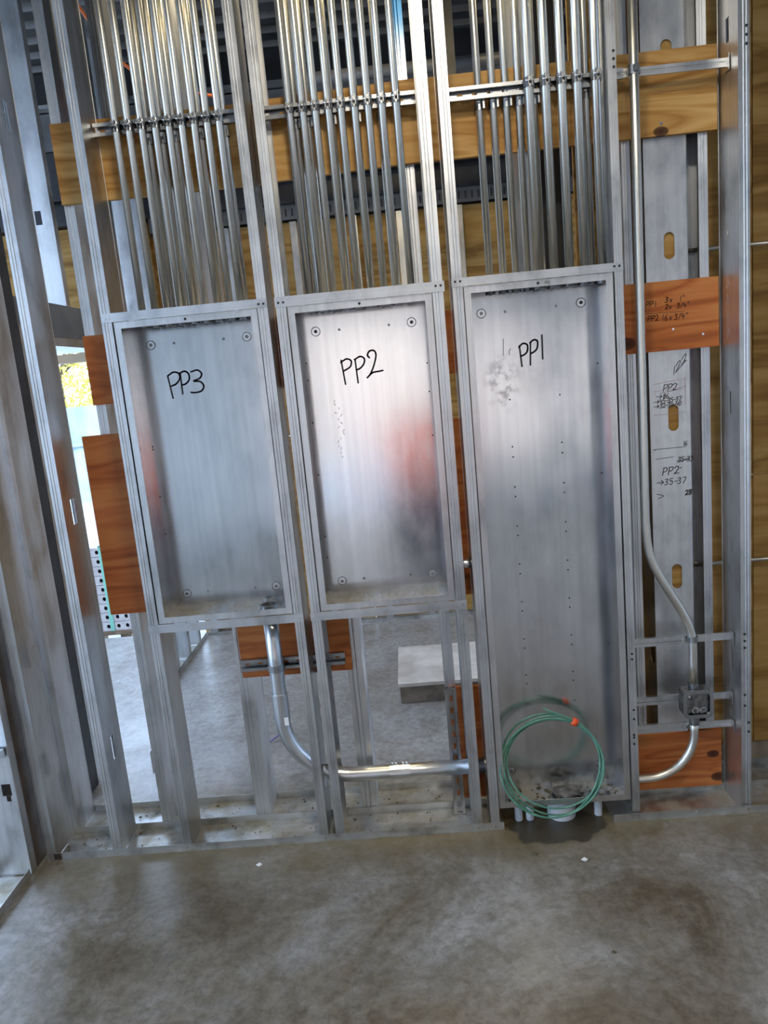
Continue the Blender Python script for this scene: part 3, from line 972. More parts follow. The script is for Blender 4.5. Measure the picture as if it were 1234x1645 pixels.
e3 = enclosure(-0.9255, -0.4515, 0.884, 1.922, 'empty grey steel enclosure lettered PP3, nearest the doorway', P3,
               [(-.854, 1.846, 0), (-.519, 1.844, 0), (-.853, .953, 0), (-.522, .954, 0)],
               [(-.773, 1.846), (-.60, 1.844), (-.775, .955), (-.60, .955)], holes_random(-.93, -.447, .884, 1.92, 6, 3))
e2 = enclosure(-0.3515, 0.1170, 0.884, 1.9175, 'empty steel enclosure lettered PP2 with a blurred orange reflection', P2,
               [(-.281, 1.839, 1), (.048, 1.84, 1), (-.28, .952, 0), (.049, .952, 0)],
               [(-.2, 1.838), (-.03, 1.838), (-.2, .955), (-.03, .955)], holes_random(-.355, .12, .884, 1.92, 9, 5))
PH = [(.365, 1.549), (.537, 1.55)] + [(x, z) for z in (1.385, 1.349, 1.242, 1.208, 1.101, 1.066, .96, .924, .818, .783, .676, .64, .535, .50, .42) for x in (.364, .536)]
e1 = enclosure(0.2215, 0.6965, 0.080, 1.927, 'tall steel enclosure lettered PP1 with a coil of green wire', P1,
               [(.286, 1.846, 0), (.622, 1.851, 1), (.286, .155, 0), (.622, .155, 0)],
               [(.366, 1.845), (.538, 1.848)], PH + holes_random(.217, .70, .3, 1.9, 5, 9))
# hand smudges on the PP1 back panel
sm = M['box'].copy()
sm.name = 'enclosure_zinc_smudged'
_n = sm.node_tree
_bs = _n.nodes['Principled BSDF']
_old = _bs.inputs['Base Color'].links[0].from_socket
_tc = N(_n, 'ShaderNodeTexCoord')
_mp = N(_n, 'ShaderNodeMapping')
_mp.inputs['Location'].default_value = (0.115 / 0.075, 0, -1.53 / 0.12)
_mp.inputs['Scale'].default_value = (1 / 0.075, 0, 1 / 0.12)
_n.links.new(_tc.outputs['Object'], _mp.inputs['Vector'])
_ln = N(_n, 'ShaderNodeVectorMath', operation='LENGTH')
_n.links.new(_mp.outputs[0], _ln.inputs[0])
_ns = N(_n, 'ShaderNodeTexNoise', Scale=26.0, Detail=5.0, Roughness=0.6)
_n.links.new(_tc.outputs['Object'], _ns.inputs['Vector'])
_f = mix(_n, 1.0, ramp(_n, _ln.outputs['Value'], [(0.2, (1, 1, 1)), (1.0, (0, 0, 0))]), ramp(_n, _ns.outputs['Fac'], [(0.48, (0, 0, 0)), (0.6, (1, 1, 1))]), 'MULTIPLY')
_n.links.new(mix(_n, _f, _old, (0.30, 0.30, 0.31)), _bs.inputs['Base Color'])
e1.children[0].data.materials[0] = sm
mb = MB()
mb.ribbon([(.352, 1.70), (.355, 1.755)], 0.1303, 0.002)
mb.ribbon([(.374, 1.70), (.372, 1.712), (.378, 1.72)], 0.1303, 0.002)
write(mb, 'PP2', 0.48, 0.0034, 1.911, 0.008, 0.0012)
part('marker_lettering', mb, M['ink_faint'], e1, 'small faint ink marks')
mb = MB()
r = random.Random(4)
for k in range(16):
    x, z = -0.232 + r.uniform(-.012, .012), 1.60 - k * 0.013
    mb.ribbon([(x, z), (x + r.uniform(-.006, .007), z + r.uniform(-.006, .006)), (x + r.uniform(-.006, .006), z - .005)], 0.1303, 0.0010)
part('faint_scribble', mb, M['ink_faint'], e2, 'faint grey scribble down the back panel', stuff=True)

# horizontal track caps above and below the enclosures
def cap_track(x0, x1, z0, z1, lab, lo=False):
    t = thing('cap_track', lab, 'track', ((x0 + x1) / 2, 0, z0))
    zz = z0 + 0.0008 if lo else z0 + 0.0008
    part('track_body', MB().sheet([(-0.0028, z1), (-0.0028, zz), (0.002, zz)], 'X', x0, x1) if lo else
         MB().sheet([(-0.0028, z0), (-0.0028, z1), (0.0, z1)], 'X', x0, x1), M['track'], t)
    for x in (x0 + 0.012, x0 + 0.028, x1 - 0.028, x1 - 0.012):
        if lo and x in (x0 + 0.028, x1 - 0.028):
            continue
        part('screw', MB().disc((x, -0.0036, (z0 + z1) / 2 + (0.003 if (x > 0) else -0.002)), 0.004), M['bright'] if (lo or x < -.9) else M['screw'], t)
    return t


cap_track(-0.962, -0.4145, 1.9225, 1.950, 'level steel track capping the PP3 enclosure')
cap_track(-0.390, 0.160, 1.918, 1.950, 'level steel track capping the PP2 enclosure')
cap_track(0.183, 0.7285, 1.928, 1.954, 'level steel track capping the tall PP1 enclosure')
cap_track(-0.965, -0.4145, 0.853, 0.8835, 'level steel track carrying the foot of the PP3 enclosure', True)
cap_track(-0.390, 0.156, 0.853, 0.8835, 'level steel track carrying the foot of the PP2 enclosure', True)


# ------------------------------------------------------------------ strut channels
def strut(x0, x1, z0, z1, y0=0.085, y1=0.106, vertical=False):
    """slotted channel, open to the room; web with slots at the back"""
    mb = MB()
    if not vertical:
        mb.sheet([(y0 + .006, z1 - .009), (y0, z1 - .009), (y0, z1), (y1 - .002, z1)], 'X', x0, x1, 0.0022)
        mb.sheet([(y0 + .006, z0 + .009), (y0, z0 + .009), (y0, z0), (y1 - .002, z0)], 'X', x0, x1, 0.0022)
        hs = []
        x = x0 + 0.025
        while x < x1 - 0.02:
            hs.append((x, (z0 + z1) / 2, 0.018, 0.010, True))
            x += 0.048
        mb.plate('Y', y1 - 0.002, 0.002, x0, x1, z0 - .001, z1 + .001, hs)
    else:
        mb.sheet([(x0 + .009, y0 + .006), (x0 + .009, y0), (x0, y0), (x0, y1 - .002)], 'Z', z0, z1, 0.0022)
        mb.sheet([(x1 - .009, y0 + .006), (x1 - .009, y0), (x1, y0), (x1, y1 - .002)], 'Z', z0, z1, 0.0022)
        hs = []
        z = z0 + 0.03
        while z < z1 - 0.02:
            hs.append(((x0 + x1) / 2, z, 0.013, 0.026, True))
            z += 0.048
        mb.plate('Y', y1 - 0.002, 0.002, x0 - .001, x1 + .001, z0, z1, hs)
    return mb


solo('strut_channel', strut(-0.966 + 0.04, -0.449, 2.513, 2.551), M['strut'], (-0.7, 0.095, 2.513), 'slotted steel strut clamping the PP3 conduits', 'strut', 'strut channels across the bays')
solo('strut_channel', strut(-0.386, 0.118, 2.510, 2.548), M['strut'], (-0.13, 0.095, 2.51), 'slotted steel strut clamping the PP2 conduits', 'strut', 'strut channels across the bays')
solo('strut_channel', strut(0.187, 0.70, 2.505, 2.543), M['strut'], (0.44, 0.095, 2.505), 'slotted steel strut clamping the PP1 conduits', 'strut', 'strut channels across the bays')
solo('strut_channel', strut(0.058, 0.098, 0.006, 0.515, 0.104, 0.125, True), M['strut'], (0.078, 0.11, 0.006), 'upright slotted steel strut standing in the floor track beside PP1', 'strut')
solo('strut_channel', strut(-0.690, -0.30, 0.640, 0.682, 0.115, 0.136), M['strut'], (-0.5, 0.12, 0.64), 'short slotted steel strut across the lower red board', 'strut')

# ------------------------------------------------------------------ conduits
def conduit_proto(r, z0, y, cat_label, clip_back, connector=True):
    """straight riser at x=0 with strap and box connector; copied to each place"""
    t = thing('conduit', 'x', 'conduit', (0, y, z0))
    part('pipe', MB().tube([(0, y, z0), (0, y, 3.64)], r, 14), M['emt'], t)
    if not clip_back:
        zc = 2.513
        s = part('conduit_strap', MB().ringtube((0, y, zc), (0, 0, 1), r + .0003, r + .0030, 0.030, 14).box(-0.0065, -0.0045, y - r - .018, y - r, zc, zc + .03).box(0.0045, 0.0065, y - r - .018, y - r, zc, zc + .03), M['strut'], t)
        part('bolt', MB().tube([(-0.013, y - r - .010, zc + .016), (0.013, y - r - .010, zc + .016)], 0.0036, 8), M['bright'], s)
    else:
        zc = 2.478
        s = part('conduit_strap', MB().ringtube((0, y, zc), (0, 0, 1), r + .0003, r + .0026, 0.022, 14).box(0.010, 0.016, y - r - .012, y - r + .004, zc, zc + .028), M['strut'], t)
    if connector:
        part('connector', MB().ringtube((0, y, z0 - .024), (0, 0, 1), r * .8, r + .0035, 0.012, 12).ringtube((0, y, z0 - .012), (0, 0, 1), r * .8, r + .001, 0.012, 12), M['castzinc'], t)
    return t


used = {}


def conduit(x, r, y, back, lab, grp):
    key = (r, y, back)
    if key not in used:
        used[key] = conduit_proto(r, 1.9265 if x > .2 else 1.922, y, '', back)
        o = used[key]
    else:
        o = copy_tree(used[key])
    o.location.x = x
    o['label'] = lab
    o['group'] = grp
    return o


R3, R1 = 0.0118, 0.0150
for i, x in enumerate([-.847, -.805, -.763, -.719, -.675, -.633, -.593, -.551, -.512]):
    conduit(x, R3, 0.0722, False, '%s front-row conduit rising from PP3, counted from the doorway side' % ORD[i], 'front conduits of PP3')
for i, (x, k) in enumerate([(-.758, 'third'), (-.714, 'fourth'), (-.670, 'fifth'), (-.588, 'seventh'), (-.507, 'ninth')]):
    conduit(x, R3, 0.1200, True, 'back-row conduit of PP3 half hidden behind the %s front one' % k, 'back conduits of PP3')
for i, x in enumerate([-.285, -.242, -.202, -.160, -.120, -.077, -.034, .010, .056]):
    conduit(x, R3, 0.0724, False, '%s front-row conduit rising from PP2, counted from the PP3 side' % ORD[i], 'front conduits of PP2')
for i, (x, k) in enumerate([(-.272, 'first'), (-.232, 'second'), (-.155, 'fourth'), (-.076, 'sixth'), (.004, 'eighth')]):
    conduit(x, R3, 0.1202, True, 'back-row conduit of PP2 half hidden behind the %s front one' % k, 'back conduits of PP2')
for i, x in enumerate([.321, .366, .408, .449]):
    conduit(x, R3, 0.1204, True, '%s thin conduit rising from PP1 behind the strut, from the PP2 side' % ORD[i], 'back conduits of PP1')
conduit(.497, R3, 0.1204, True, 'thin conduit of PP1 half hidden behind the first wide one', 'back conduits of PP1')
conduit(.662, R3, 0.1204, True, 'thin conduit of PP1 between the last two wide ones', 'back conduits of PP1')
for i, x in enumerate([.474, .526, .576, .625, .683]):
    conduit(x, R1, 0.0690, False, '%s wide conduit rising from PP1 in front of the strut, from the PP2 side' % ORD[i], 'wide conduits of PP1')


def arc(c, r, a0, a1, n, y):
    return [(c[0] + r * math.cos(a0 + (a1 - a0) * k / n), y, c[1] + r * math.sin(a0 + (a1 - a0) * k / n)) for k in range(n + 1)]


# tall single conduit with its offset, down to the junction box
yj = 0.055
pth = [(0.799, 0.055, 3.62), (0.797, yj, 2.2), (0.793, yj, 1.18), (0.793, yj, 1.10), (0.796, yj, 1.03), (0.803, yj, 0.98), (0.818, yj, 0.934), (0.842, yj, 0.886), (0.868, yj, 0.838),
       (0.895, yj, 0.79), (0.920, yj, 0.742), (0.935, yj, 0.705), (0.943, yj, 0.672), (0.947, yj, 0.63), (0.947, yj, 0.56), (0.947, yj, 0.490)]
t = thing('conduit', 'tall single conduit with an offset bend dropping into the junction box', 'conduit', (0.8, yj, 0.49))
part('pipe', MB().tube(pth, 0.0150, 16), M['emt'], t)
part('connector', MB().ringtube((0.947, yj, 0.469), (0, 0, 1), 0.012, 0.0185, 0.022, 16), M['castzinc'], t)
part('conduit_strap', MB().ringtube((0.797, yj, 2.515), (0, 0, 1), 0.0152, 0.0185, 0.028, 16).box(0.79, 0.804, yj - .03, yj - .015, 2.52, 2.538), M['strut'], t)
part('conduit_strap', MB().ringtube((0.947, yj, 0.645), (0, 0, 1), 0.0152, 0.018, 0.02, 16), M['strut'], t)
t = thing('conduit', 'short conduit elbow curving from the junction box down into PP1', 'conduit', (0.85, yj, 0.128))
part('pipe', MB().tube([(0.947, yj, 0.355), (0.947, yj, 0.305)] + arc((0.777, 0.298), 0.170, 0, -PI / 2, 14, yj)[0:] + [(0.735, yj, 0.128), (0.703, yj, 0.128)], 0.0150, 16), M['emt'], t)
part('connector', MB().ringtube((0.947, yj, 0.33), (0, 0, 1), 0.0152, 0.0185, 0.038, 16), M['castzinc'], t)

# wide conduit from PP3 round to PP1
yb = 0.083
t = thing('conduit', 'wide conduit bending from the foot of PP3 across to PP1', 'conduit', (-0.4, yb, 0.2))
part('pipe', MB().tube([(-0.549, yb, 0.882), (-0.549, yb, 0.66), (-0.551, yb, 0.47)] + arc((-0.301, 0.463), 0.250, PI, 1.5 * PI, 18, yb) + [(-0.1, yb, 0.212), (0.216, yb, 0.212)], 0.0275, 22), M['emt_big'], t)
part('coupling', MB().ringtube((-0.17, yb, 0.212), (1, 0, 0), 0.0277, 0.0315, 0.075, 22), M['emt_big'], t)
for x in (-.158, -.145, -.118, -.105):
    part('set_screw', MB().tube([(x, yb, 0.24), (x, yb, 0.252)], 0.005, 8), M['bright'], t)
part('coupling', MB().ringtube((-0.550, yb, 0.46), (0.0, 0, 1), 0.0277, 0.0305, 0.10, 22), M['emt_big'], t)
part('paint_mark', MB().box(-0.537, -0.522, yb - .0325, yb - .0300, 0.445, 0.475), M['white'], t, 'white worn sticker')
part('conduit_strap', MB().ringtube((-0.549, yb, 0.648), (0, 0, 1), 0.0277, 0.031, 0.026, 22), M['strut'], t)
part('bushing', MB().ringtube((-0.549, yb, 0.8855), (0, 0, 1), 0.024, 0.034, 0.016, 20), M['castzinc'], t)
part('connector', MB().ringtube((0.182, yb, 0.212), (1, 0, 0), 0.0277, 0.034, 0.026, 22), M['castzinc'], t)
t = thing('conduit_nipple', 'short thick pipe nipple joining PP2 and PP1', 'pipe', (0.17, 0.09, 0.99))
part('pipe', MB().tube([(0.122, 0.09, 0.99), (0.2165, 0.09, 0.99)], 0.0175, 18), M['bright'], t)
part('locknut', MB().ringtube((0.205, 0.09, 0.99), (1, 0, 0), 0.0177, 0.024, 0.008, 8), M['castzinc'], t)

# ------------------------------------------------------------------ telescoping bar hangers and junction box
def hanger(z, lab, xa=0.7285, xb=1.0915, xm=0.93, y=0.032, tilt=0.0):
    t = thing('bar_hanger', lab, 'bracket', (xa, y, z), 'telescoping bar hangers')
    h = 0.015
    part('outer_bar', MB().sheet([(y + .012, z - h), (y, z - h), (y, z - .005), (y + .004, z - .003), (y + .004, z + .003), (y, z + .005), (y, z + h), (y + .012, z + h)], 'X', xa, xm, 0.0016), M['track'], t)
    h = 0.0125
    y2 = y + .003
    part('inner_bar', MB().sheet([(y2 + .007, z - h), (y2, z - h), (y2, z - .004), (y2 + .003, z - .002), (y2 + .003, z + .002), (y2, z + .004), (y2, z + h), (y2 + .007, z + h)], 'X', xm - .03, xb - 0.0035, 0.0012), M['stud'], t)
    part('end_tab', MB().box(xa - .0005, xa + .0012, y - .02, y + .03, z - .02, z + .02), M['track'], t)
    part('end_tab', MB().box(xb - .0035, xb - .0018, y - .02, y + .03, z - .028, z + .02), M['stud'], t)
    part('lock_screw', MB().disc((xm - .012, y - .0006, z), 0.0045, t=-.003), M['bright'], t)
    return t


hanger(0.647, 'telescoping bar hanger topmost of the three around the junction box', y=0.073)
hanger(0.418, 'telescoping bar hanger that carries the junction box', xm=0.91, y=0.0815)
hanger(0.312, 'telescoping bar hanger just under the junction box', y=0.073)
hanger(2.530, 'telescoping bar hanger across the yellow board, holding the tall single conduit', xm=0.77, y=0.075)

t = thing('junction_box', 'dark square steel junction box with rounded corners on the bar hangers', 'junction box', (0.953, 0.05, 0.37))
def octa(x0, x1, z0, z1, c):
    return [(x0 + c, z0), (x1 - c, z0), (x1, z0 + c), (x1, z1 - c), (x1 - c, z1), (x0 + c, z1), (x0, z1 - c), (x0, z0 + c)]


def rrect(x0, x1, z0, z1, c, n=4):
    out = []
    for cx, cz, a in ((x1 - c, z0 + c, -PI / 2), (x1 - c, z1 - c, 0), (x0 + c, z1 - c, PI / 2), (x0 + c, z0 + c, PI)):
        out += [(cx + c * math.cos(a + k * PI / 2 / n), cz + c * math.sin(a + k * PI / 2 / n)) for k in range(n + 1)]
    return out


def frame(mb, outer, inner, ya, yb_):
    bm = mb.bm
    L = [[bm.verts.new((x, yy, z)) for x, z in pl] for pl, yy in ((outer, ya), (outer, yb_), (inner, yb_), (inner, ya))]
    n = len(outer)
    for i in range(4):
        A, B = L[i], L[(i + 1) % 4]
        for k in range(n):
            bm.faces.new((A[k], A[(k + 1) % n], B[(k + 1) % n], B[k]))
    return mb


bo, bi = rrect(0.903, 1.003, 0.369, 0.469, 0.014), rrect(0.9045, 1.0015, 0.3705, 0.4675, 0.013)
mb = frame(MB(), bo, bi, 0.030, 0.078)
mb.prism(bo, 'Y', 0.078, 0.080)
part('box_shell', mb, M['castzinc'], t)
part('mud_ring', frame(MB(), rrect(0.9, 1.006, 0.366, 0.472, 0.02), rrect(0.912, 0.994, 0.378, 0.460, 0.016), 0.024, 0.0298), M['strut'], t)
part('cover_plate', MB().prism(rrect(0.9115, 0.9945, 0.3775, 0.4605, 0.016), 'Y', 0.040, 0.0415), M['castzinc'], t, 'dark stained cover inside the ring')
for sx, sz in ((0.92, 0.452), (0.986, 0.386)):
    part('screw', MB().disc((sx, 0.024, sz), 0.0045, t=-.003), M['bright'], t)
part('knockout', MB().ringtube((0.947, 0.0395, 0.39), (0, -1, 0), 0.009, 0.013, 0.003, 14), M['bright'], t)
part('knockout', MB().ringtube((0.975, 0.0395, 0.389), (0, -1, 0), 0.009, 0.013, 0.003, 14), M['bright'], t)

# ------------------------------------------------------------------ green wire coil in PP1, and what lies under it
t = thing('wire_coil', 'coil of green wire leaning in the foot of the PP1 enclosure', 'wire', (0.42, 0.01, 0.06))
C = Vector((0.4195, 0.010, 0.239))
U, V = Vector((1, 0, 0)), Vector((0, 0.265, 0.964))
Wn = U.cross(V)
turn = [(0.0, 0.0), (0.012, 0.008), (-0.012, -0.007), (0.005, -0.016)]
for k, (dr, dn) in enumerate(turn):
    pts = []
    n = 56
    for i in range(n + 1):
        a = 2 * PI * i / n
        rr = 0.170 + dr * (0.6 + 0.9 * math.cos(a * 1 + k * 1.7)) + 0.005 * math.sin(2 * a + k)
        zoff = -0.018 * (1 if k in (0, 3) else 0.1) * max(0, -math.sin(a)) * (1 if k != 2 else -0.6)
        pts.append(C + U * rr * 1.02 * math.cos(a) + V * (rr * math.sin(a) + zoff) + Wn * (dn + 0.003 * math.sin(3 * a + k)))
    part('wire_turn', MB().tube(pts, 0.0037, 8, cap=False), M['wire'], t)
part('wire_end', MB().tube([C + U * 0.10 + V * 0.138, C + U * 0.05 + V * 0.170, C + U * 0.02 + V * 0.182 - Wn * .008, C - U * 0.012 + V * 0.197 - Wn * .010], 0.0034, 8), M['wire'], t)
a = 0.98
p = C + U * 0.173 * math.cos(a) + V * 0.171 * math.sin(a)
tang = (-U * math.sin(a) + V * math.cos(a))
part('tape_wrap', MB().tube([p - tang * .010, p + tang * .010], 0.0145, 10), M['tape'], t, 'orange tape wrapped round the bundle')

mb = MB()
r = random.Random(12)
bmesh.ops.create_icosphere(mb.bm, subdivisions=3, radius=1.0)
for v in mb.bm.verts:
    k = 1 + 0.22 * math.sin(7 * v.co.x + 3 * v.co.z) * math.cos(5 * v.co.y + 2) + r.uniform(-.09, .09)
    v.co = Vector((v.co.x * .058 * k, v.co.y * .034 * k, max(-0.35, v.co.z) * .020 * k))
bmesh.ops.translate(mb.bm, verts=mb.bm.verts, vec=(0.485, 0.066, 0.0905))
solo('crumpled_wrap', mb, M['lump'], (0.485, 0.07, 0.082), 'crumpled grey wrap lying behind the green coil in PP1', 'debris')
mb = MB()
for k in range(70):
    x, yy = random.uniform(.25, .66), random.uniform(.02, .12)
    s = random.uniform(.002, .006)
    mb.hexa([(x - s, yy - s * .6, .0825), (x - s, yy - s, .086), (x - s, yy + s, .0825), (x - s * .7, yy + s, .085), (x + s, yy - s, .0825), (x + s * .5, yy - s, .087), (x + s, yy + s, .0825), (x + s, yy + s, .085)])
deb = finish('debris', mb, M['debris'], (0.45, 0.07, 0.082))
deb.location = (0.45, 0.07, 0.082)
deb['kind'] = 'stuff'
deb['label'] = 'grit scattered on the floor of the PP1 enclosure'
solo('pipe_stub', MB().ringtube((0.455, 0.068, 0.001), (0, 0, 1), 0.047, 0.052, 0.076, 28).disc((0.455, 0.068, 0.055), 0.047, 'Z', 0.002, 28), M['pvc'], (0.455, 0.068, 0), 'wide pale plastic stub-up below the PP1 enclosure', 'pipe')
for x, lab in ((0.293, 'thin pale pipe stub below PP1 at the PP2 side'), (0.335, 'thin pale pipe stub below PP1 beside the wide stub-up'), (0.588, 'thin pale pipe stub below PP1 at the junction box side')):
    solo('pipe_stub', MB().ringtube((x, 0.05, 0.001), (0, 0, 1), 0.011, 0.0145, 0.077, 16), M['pvc'], (x, 0.05, 0), lab, 'pipe', 'thin stubs below PP1')

for x, yy, s_, mt, lab in ((0.478, -0.205, 0.010, 'white', 'small round white scrap on the floor before PP1'), (0.318, -0.156, 0.010, 'debris', 'small dark crumb on the floor before the dark patch'),
                          (0.463, -0.617, 0.006, 'debris', 'tiny dark speck out on the open floor'), (-0.655, -0.115, 0.010, 'white', 'small pale scrap on the floor before the PP3 bay')):
    solo('floor_scrap', MB().prism([(x + s_ * (1 + .3 * math.sin(5 * k)) * math.cos(k * PI / 4), yy + s_ * .8 * (1 + .3 * math.cos(3 * k)) * math.sin(k * PI / 4)) for k in range(8)], 'Z', 0.0006, 0.0035), M[mt], (x, yy, 0), lab, 'scrap')

# ------------------------------------------------------------------ things in the room behind
t = thing('wood_platform', 'low wooden platform topped with dusty plywood on the floor behind', 'platform', (0.25, 1.35, 0))
part('top_sheet', MB().box(-0.155, 0.72, 1.10, 1.62, 0.098, 0.116), M['palewood'], t)
part('front_plank', MB().box(-0.147, 0.71, 1.122, 1.16, 0.002, 0.0975), M['sidewood'], t)
part('end_plank', MB().box(-0.147, -0.11, 1.161, 1.60, 0.002, 0.0975), M['sidewood'], t)
solo('steel_column', MB().box(0.50, 0.64, 0.42, 0.54, 0.002, 3.65), M['black_steel'], (0.57, 0.48, 0), 'black square steel column behind the PP1 conduits', 'column')
solo('cord', MB().tube([(-1.27, 0.98, 3.42), (-1.236, 1.0, 3.326), (-1.17, 1.0, 3.21), (-1.097, 1.0, 3.101), (-0.98, 1.02, 2.99), (-0.7, 1.05, 2.93)], 0.0065, 8), M['cord'], (-1.17, 1, 3.2), 'thin orange cord slanting under the roof deck', 'cord')
solo('strap', MB().sheet([(-1.83, 3.40), (-1.80, 3.20), (-1.74, 3.02), (-1.66, 2.90), (-1.60, 2.86)], 'Y', 1.1, 1.2, 0.004), M['grey_steel'], (-1.7, 1.15, 3), 'curved grey steel strap hanging in the dark ceiling corner', 'strap')
for yy, zz, rr, lab in ((1.5, 3.12, 0.03, 'upper dark service pipe crossing under the deck behind the conduits'), (1.45, 3.0, 0.022, 'lower dark service pipe crossing under the deck behind the conduits')):
    solo('service_pipe', MB().tube([(-0.35, yy, zz), (3.2, yy, zz)], rr, 12), M['grey_steel'], (1, yy, zz), lab, 'pipe')
solo('hanger_channel', MB().sheet([(0.30, 1.32), (0.30, 1.36), (0.37, 1.36), (0.37, 1.32)], 'Z', 2.98, 3.65, 0.004), M['grey_steel'], (0.335, 1.34, 3), 'grey channel hanging from the deck behind the PP1 conduits', 'channel')
for zz, x0, lab in ((2.003, 1.0, 'thin level conduit on the plywood past the mirror-like stud, head height'), (0.858, 1.0, 'thin level conduit on the plywood past the mirror-like stud, hip height')):
    solo('level_conduit', MB().tube([(x0 - .0, 0.29, zz), (2.3, 0.29, zz)], 0.008, 10), M['emt'], (1.3, 0.29, zz), lab, 'conduit')
solo('loose_cable', MB().tube([(0.26, 2.40, 2.62), (0.25, 2.405, 2.5), (0.27, 2.41, 2.2), (0.28, 2.41, 1.9)], 0.008, 8), M['black_steel'], (0.26, 2.4, 2.2), 'dark cable hanging on the far plywood', 'cable')
solo('twisted_tie', MB().tube([(-0.78, 0.80, 0.003), (-0.74, 0.83, 0.02), (-0.70, 0.86, 0.012), (-0.66, 0.84, 0.004)], 0.004, 6), flat('violet_plastic', (0.22, 0.16, 0.42), 0.5), (-0.72, 0.83, 0), 'small violet plastic offcut on the floor behind', 'offcut')

# ------------------------------------------------------------------ outside
t = thing('brick_stack', 'pallet of pale cored bricks with green straps outside the doorway', 'bricks', (-2.45, 2.85, -0.16))
mb = MB()
for x in (-2.75, -2.47, -2.2):
    mb.box(x - .04, x + .04, 2.76, 2.98, -0.158, -0.04)
part('pallet_runner', mb, M['pallet'], t)
part('pallet_deck', MB().box(-2.84, -2.14, 2.74, 3.0, -0.0395, -0.01), M['pallet'], t)
proto = None
for row in range(9):
    for c in range(5):
        x0, z0 = -2.84 + c * 0.1415, -0.009 + row * 0.0705
        if proto is None:
            mb = MB().plate('Y', 2.752, 0.004, x0, x0 + .137, z0, z0 + .067, [(x0 + .036, z0 + .034, .026, .030, True), (x0 + .101, z0 + .034, .026, .030, True)])
            mb.box(x0, x0 + .137, 2.77, 2.97, z0, z0 + .067)
            mb.box(x0, x0 + .137, 2.756, 2.77, z0, z0 + .012).box(x0, x0 + .137, 2.756, 2.77, z0 + .055, z0 + .067)
            proto = part('brick', mb, M['brick'], t)
            hp = part('core_holes', MB().disc((x0 + .036, 2.769, z0 + .034), .02).disc((x0 + .101, 2.769, z0 + .034), .02), M['hole'], proto)
            hp.location = (0, 0, 0)
            hp.data.transform(Matrix.Translation(Vector((0, 0, 0))))
            o = proto
            p0 = Vector((x0, 0, z0))
        else:
            o = copy_tree(proto, t)
            o.location = Vector((x0, 0, z0)) - p0
for x in (-2.66, -2.30):
    part('strap', MB().box(x, x + .03, 2.747, 2.751, -.04, 0.64).box(x, x + .03, 2.747, 2.975, 0.627, 0.631), M['strap_green'], t)

t = thing('hoarding', 'pale blue sheet hoarding across the yard outside', 'fence', (-6, 9.5, -0.16))
for k in range(8):
    x0 = -11.0 + k * 1.22
    part('hoarding_sheet', MB().sheet([(x0 + .02 + i * .12, 9.5 + (0.0 if i % 2 else .03)) for i in range(11)], 'Z', 0.05, 1.58, .004), M['hoarding'], t)
    part('hoarding_post', MB().box(x0 - .03, x0 + .03, 9.54, 9.6, -0.16, 1.6), M['hoarding'], t)
part('hoarding_rail', MB().box(-11, -1.2, 9.46, 9.495, 0.95, 1.0), M['hoarding'], t)


def tree(x, y, h, seed, lab):
    r = random.Random(seed)
    t = thing('tree', lab, 'tree', (x, y, -0.16), 'trees beyond the hoarding')
    mb = MB().tube([(x, y, -.16), (x + .1, y, h * .3), (x - .05, y + .1, h * .62)], 0.13, 8)
    for k in range(6):
        a = r.uniform(0, 2 * PI)
        mb.tube([(x, y, h * r.uniform(.25, .5)), (x + math.cos(a) * 1.1, y + math.sin(a) * 1.1, h * r.uniform(.55, .8))], .05, 6)
    part('trunk', mb, M['bark'], t)
    mb = MB()
    for k in range(15000):
        u = Vector((r.gauss(0, 1), r.gauss(0, 1), r.gauss(0, 1))).normalized() * r.uniform(.35, 1) ** .5
        c = Vector((x + u.x * 2.0, y + u.y * 1.8, h * .56 + u.z * h * .44))
        s = r.uniform(.025, .06)
        a, b = Vector((r.uniform(-1, 1), r.uniform(-1, 1), r.uniform(-1, 1))).normalized() * s, Vector((r.uniform(-1, 1), r.uniform(-1, 1), r.uniform(-1, 1))).normalized() * s * .7
        mb.bm.faces.new([mb.bm.verts.new(p) for p in (c - a, c - b, c + a, c + b)])
    part('foliage', mb, M['leaf'], t, stuff=True)


tree(-7.4, 13.6, 4.6, 1, 'yellow-green spring tree standing straight beyond the doorway')
tree(-4.4, 19.5, 4.9, 2, 'yellow-green spring tree farther back toward the studs')
tree(-11.9, 17.5, 4.4, 3, 'yellow-green spring tree on the outer side of the doorway view')

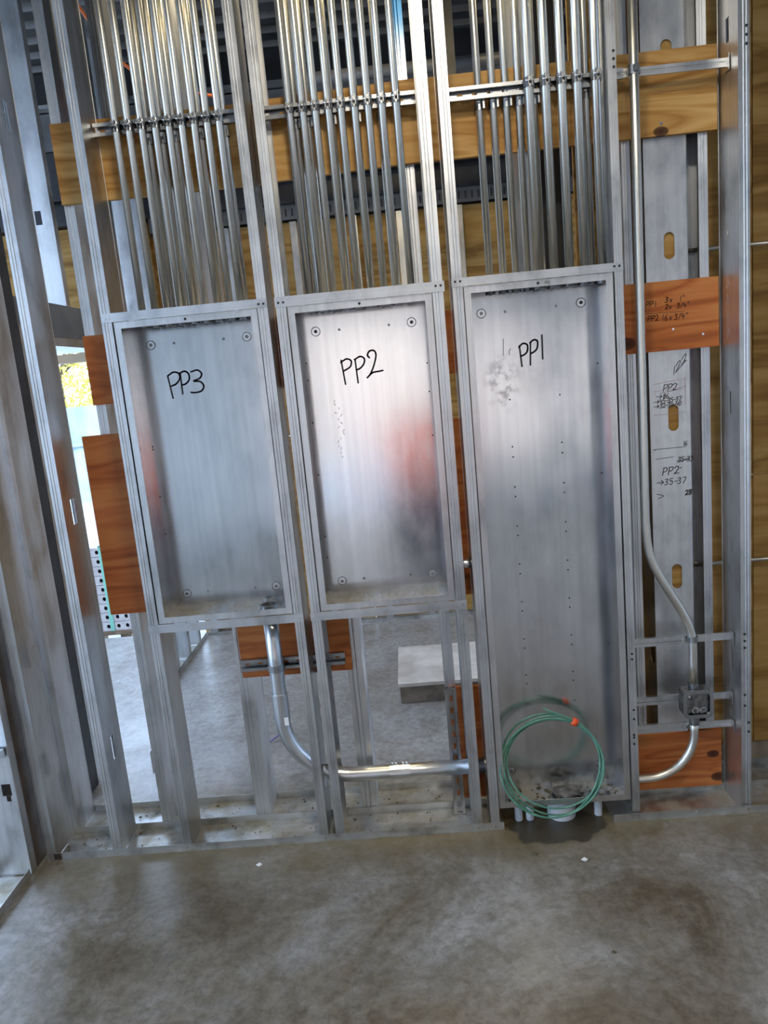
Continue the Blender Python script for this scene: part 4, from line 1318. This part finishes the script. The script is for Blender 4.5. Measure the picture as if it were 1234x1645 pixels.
t = thing('added_building', 'added tan building, unseen behind the viewpoint, giving the enclosures a warm reflection', 'building', (0, -13, -0.16))  # unseen building added to reflect warm tones into the enclosures
part('wall', MB().box(-9, 9, -13.3, -13.0, -0.159, 4.2), M['tan'], t)
part('roof', MB().box(-9.3, 9.3, -13.6, -12.7, 4.201, 4.4), M['grey_steel'], t)
for x in (-6, -3, 3, 6):
    part('window', MB().box(x - .6, x + .6, -12.999, -12.97, 1.0, 2.4), M['black_steel'], t)

# ------------------------------------------------------------------ front room: what the sheet metal mirrors
t = thing('trouser_standin', 'added dark block standing in for trousers worn at the viewpoint', 'stand-in', (0.12, -3.0, 0))  # added dark block, mirrored in place of trousers at the viewpoint
part('trouser_block', MB().box(-0.18, 0.42, -3.28, -2.78, 0.06, 0.76), M['crate'], t)
part('lid', MB().box(-0.2, 0.44, -3.30, -2.76, 0.762, 0.82), M['crate'], t)
for x in (-.12, .36):
    part('caster', MB().tube([(x - .02, -2.88, .03), (x + .02, -2.88, .03)], .029, 12), M['hole'], t)
    part('caster', MB().tube([(x - .02, -3.18, .03), (x + .02, -3.18, .03)], .029, 12), M['hole'], t)
t = thing('vest_standin', 'added orange drum standing in for a vest worn at the viewpoint, mirrored in PP2', 'cooler', (0.11, -3.0, 0.821))  # added orange drum, mirrored in place of a vest at the viewpoint
part('vest_drum', MB().tube([(0.11, -3.0, 0.823), (0.11, -3.0, 1.0), (0.11, -3.0, 1.33)], 0.25, 24), M['orange'], t)
part('lid', MB().tube([(0.11, -3.0, 1.332), (0.11, -3.0, 1.37)], 0.257, 24), M['white'], t)
part('spigot', MB().tube([(0.11, -2.75, 0.87), (0.11, -2.70, 0.87)], 0.015, 8), M['white'], t)

# work lights with the lamps they carry
for x, yy, zz, watts, col, size, lab in LAMPS:
    t = thing('work_light', lab, 'lamp', (x, yy, zz))
    part('housing', MB().tube([(x, yy, zz + .03), (x, yy, zz + .10), (x, yy, 3.655)], 0.02, 10).tube([(x, yy, zz + .012), (x, yy, zz + .04)], size * .5, 20), M['white'], t)
    part('lens', MB().tube([(x, yy, zz + .002), (x, yy, zz + .011)], size * .46, 20), M['lens'], t)
    ld = bpy.data.lights.new('work_lamp', 'AREA')
    ld.shape = 'DISK'
    ld.size = size
    ld.energy = watts
    ld.color = col
    lo = bpy.data.objects.new('work_lamp', ld)
    COL.objects.link(lo)
    lo.location = (0, 0, -0.002)
    lo.parent = t
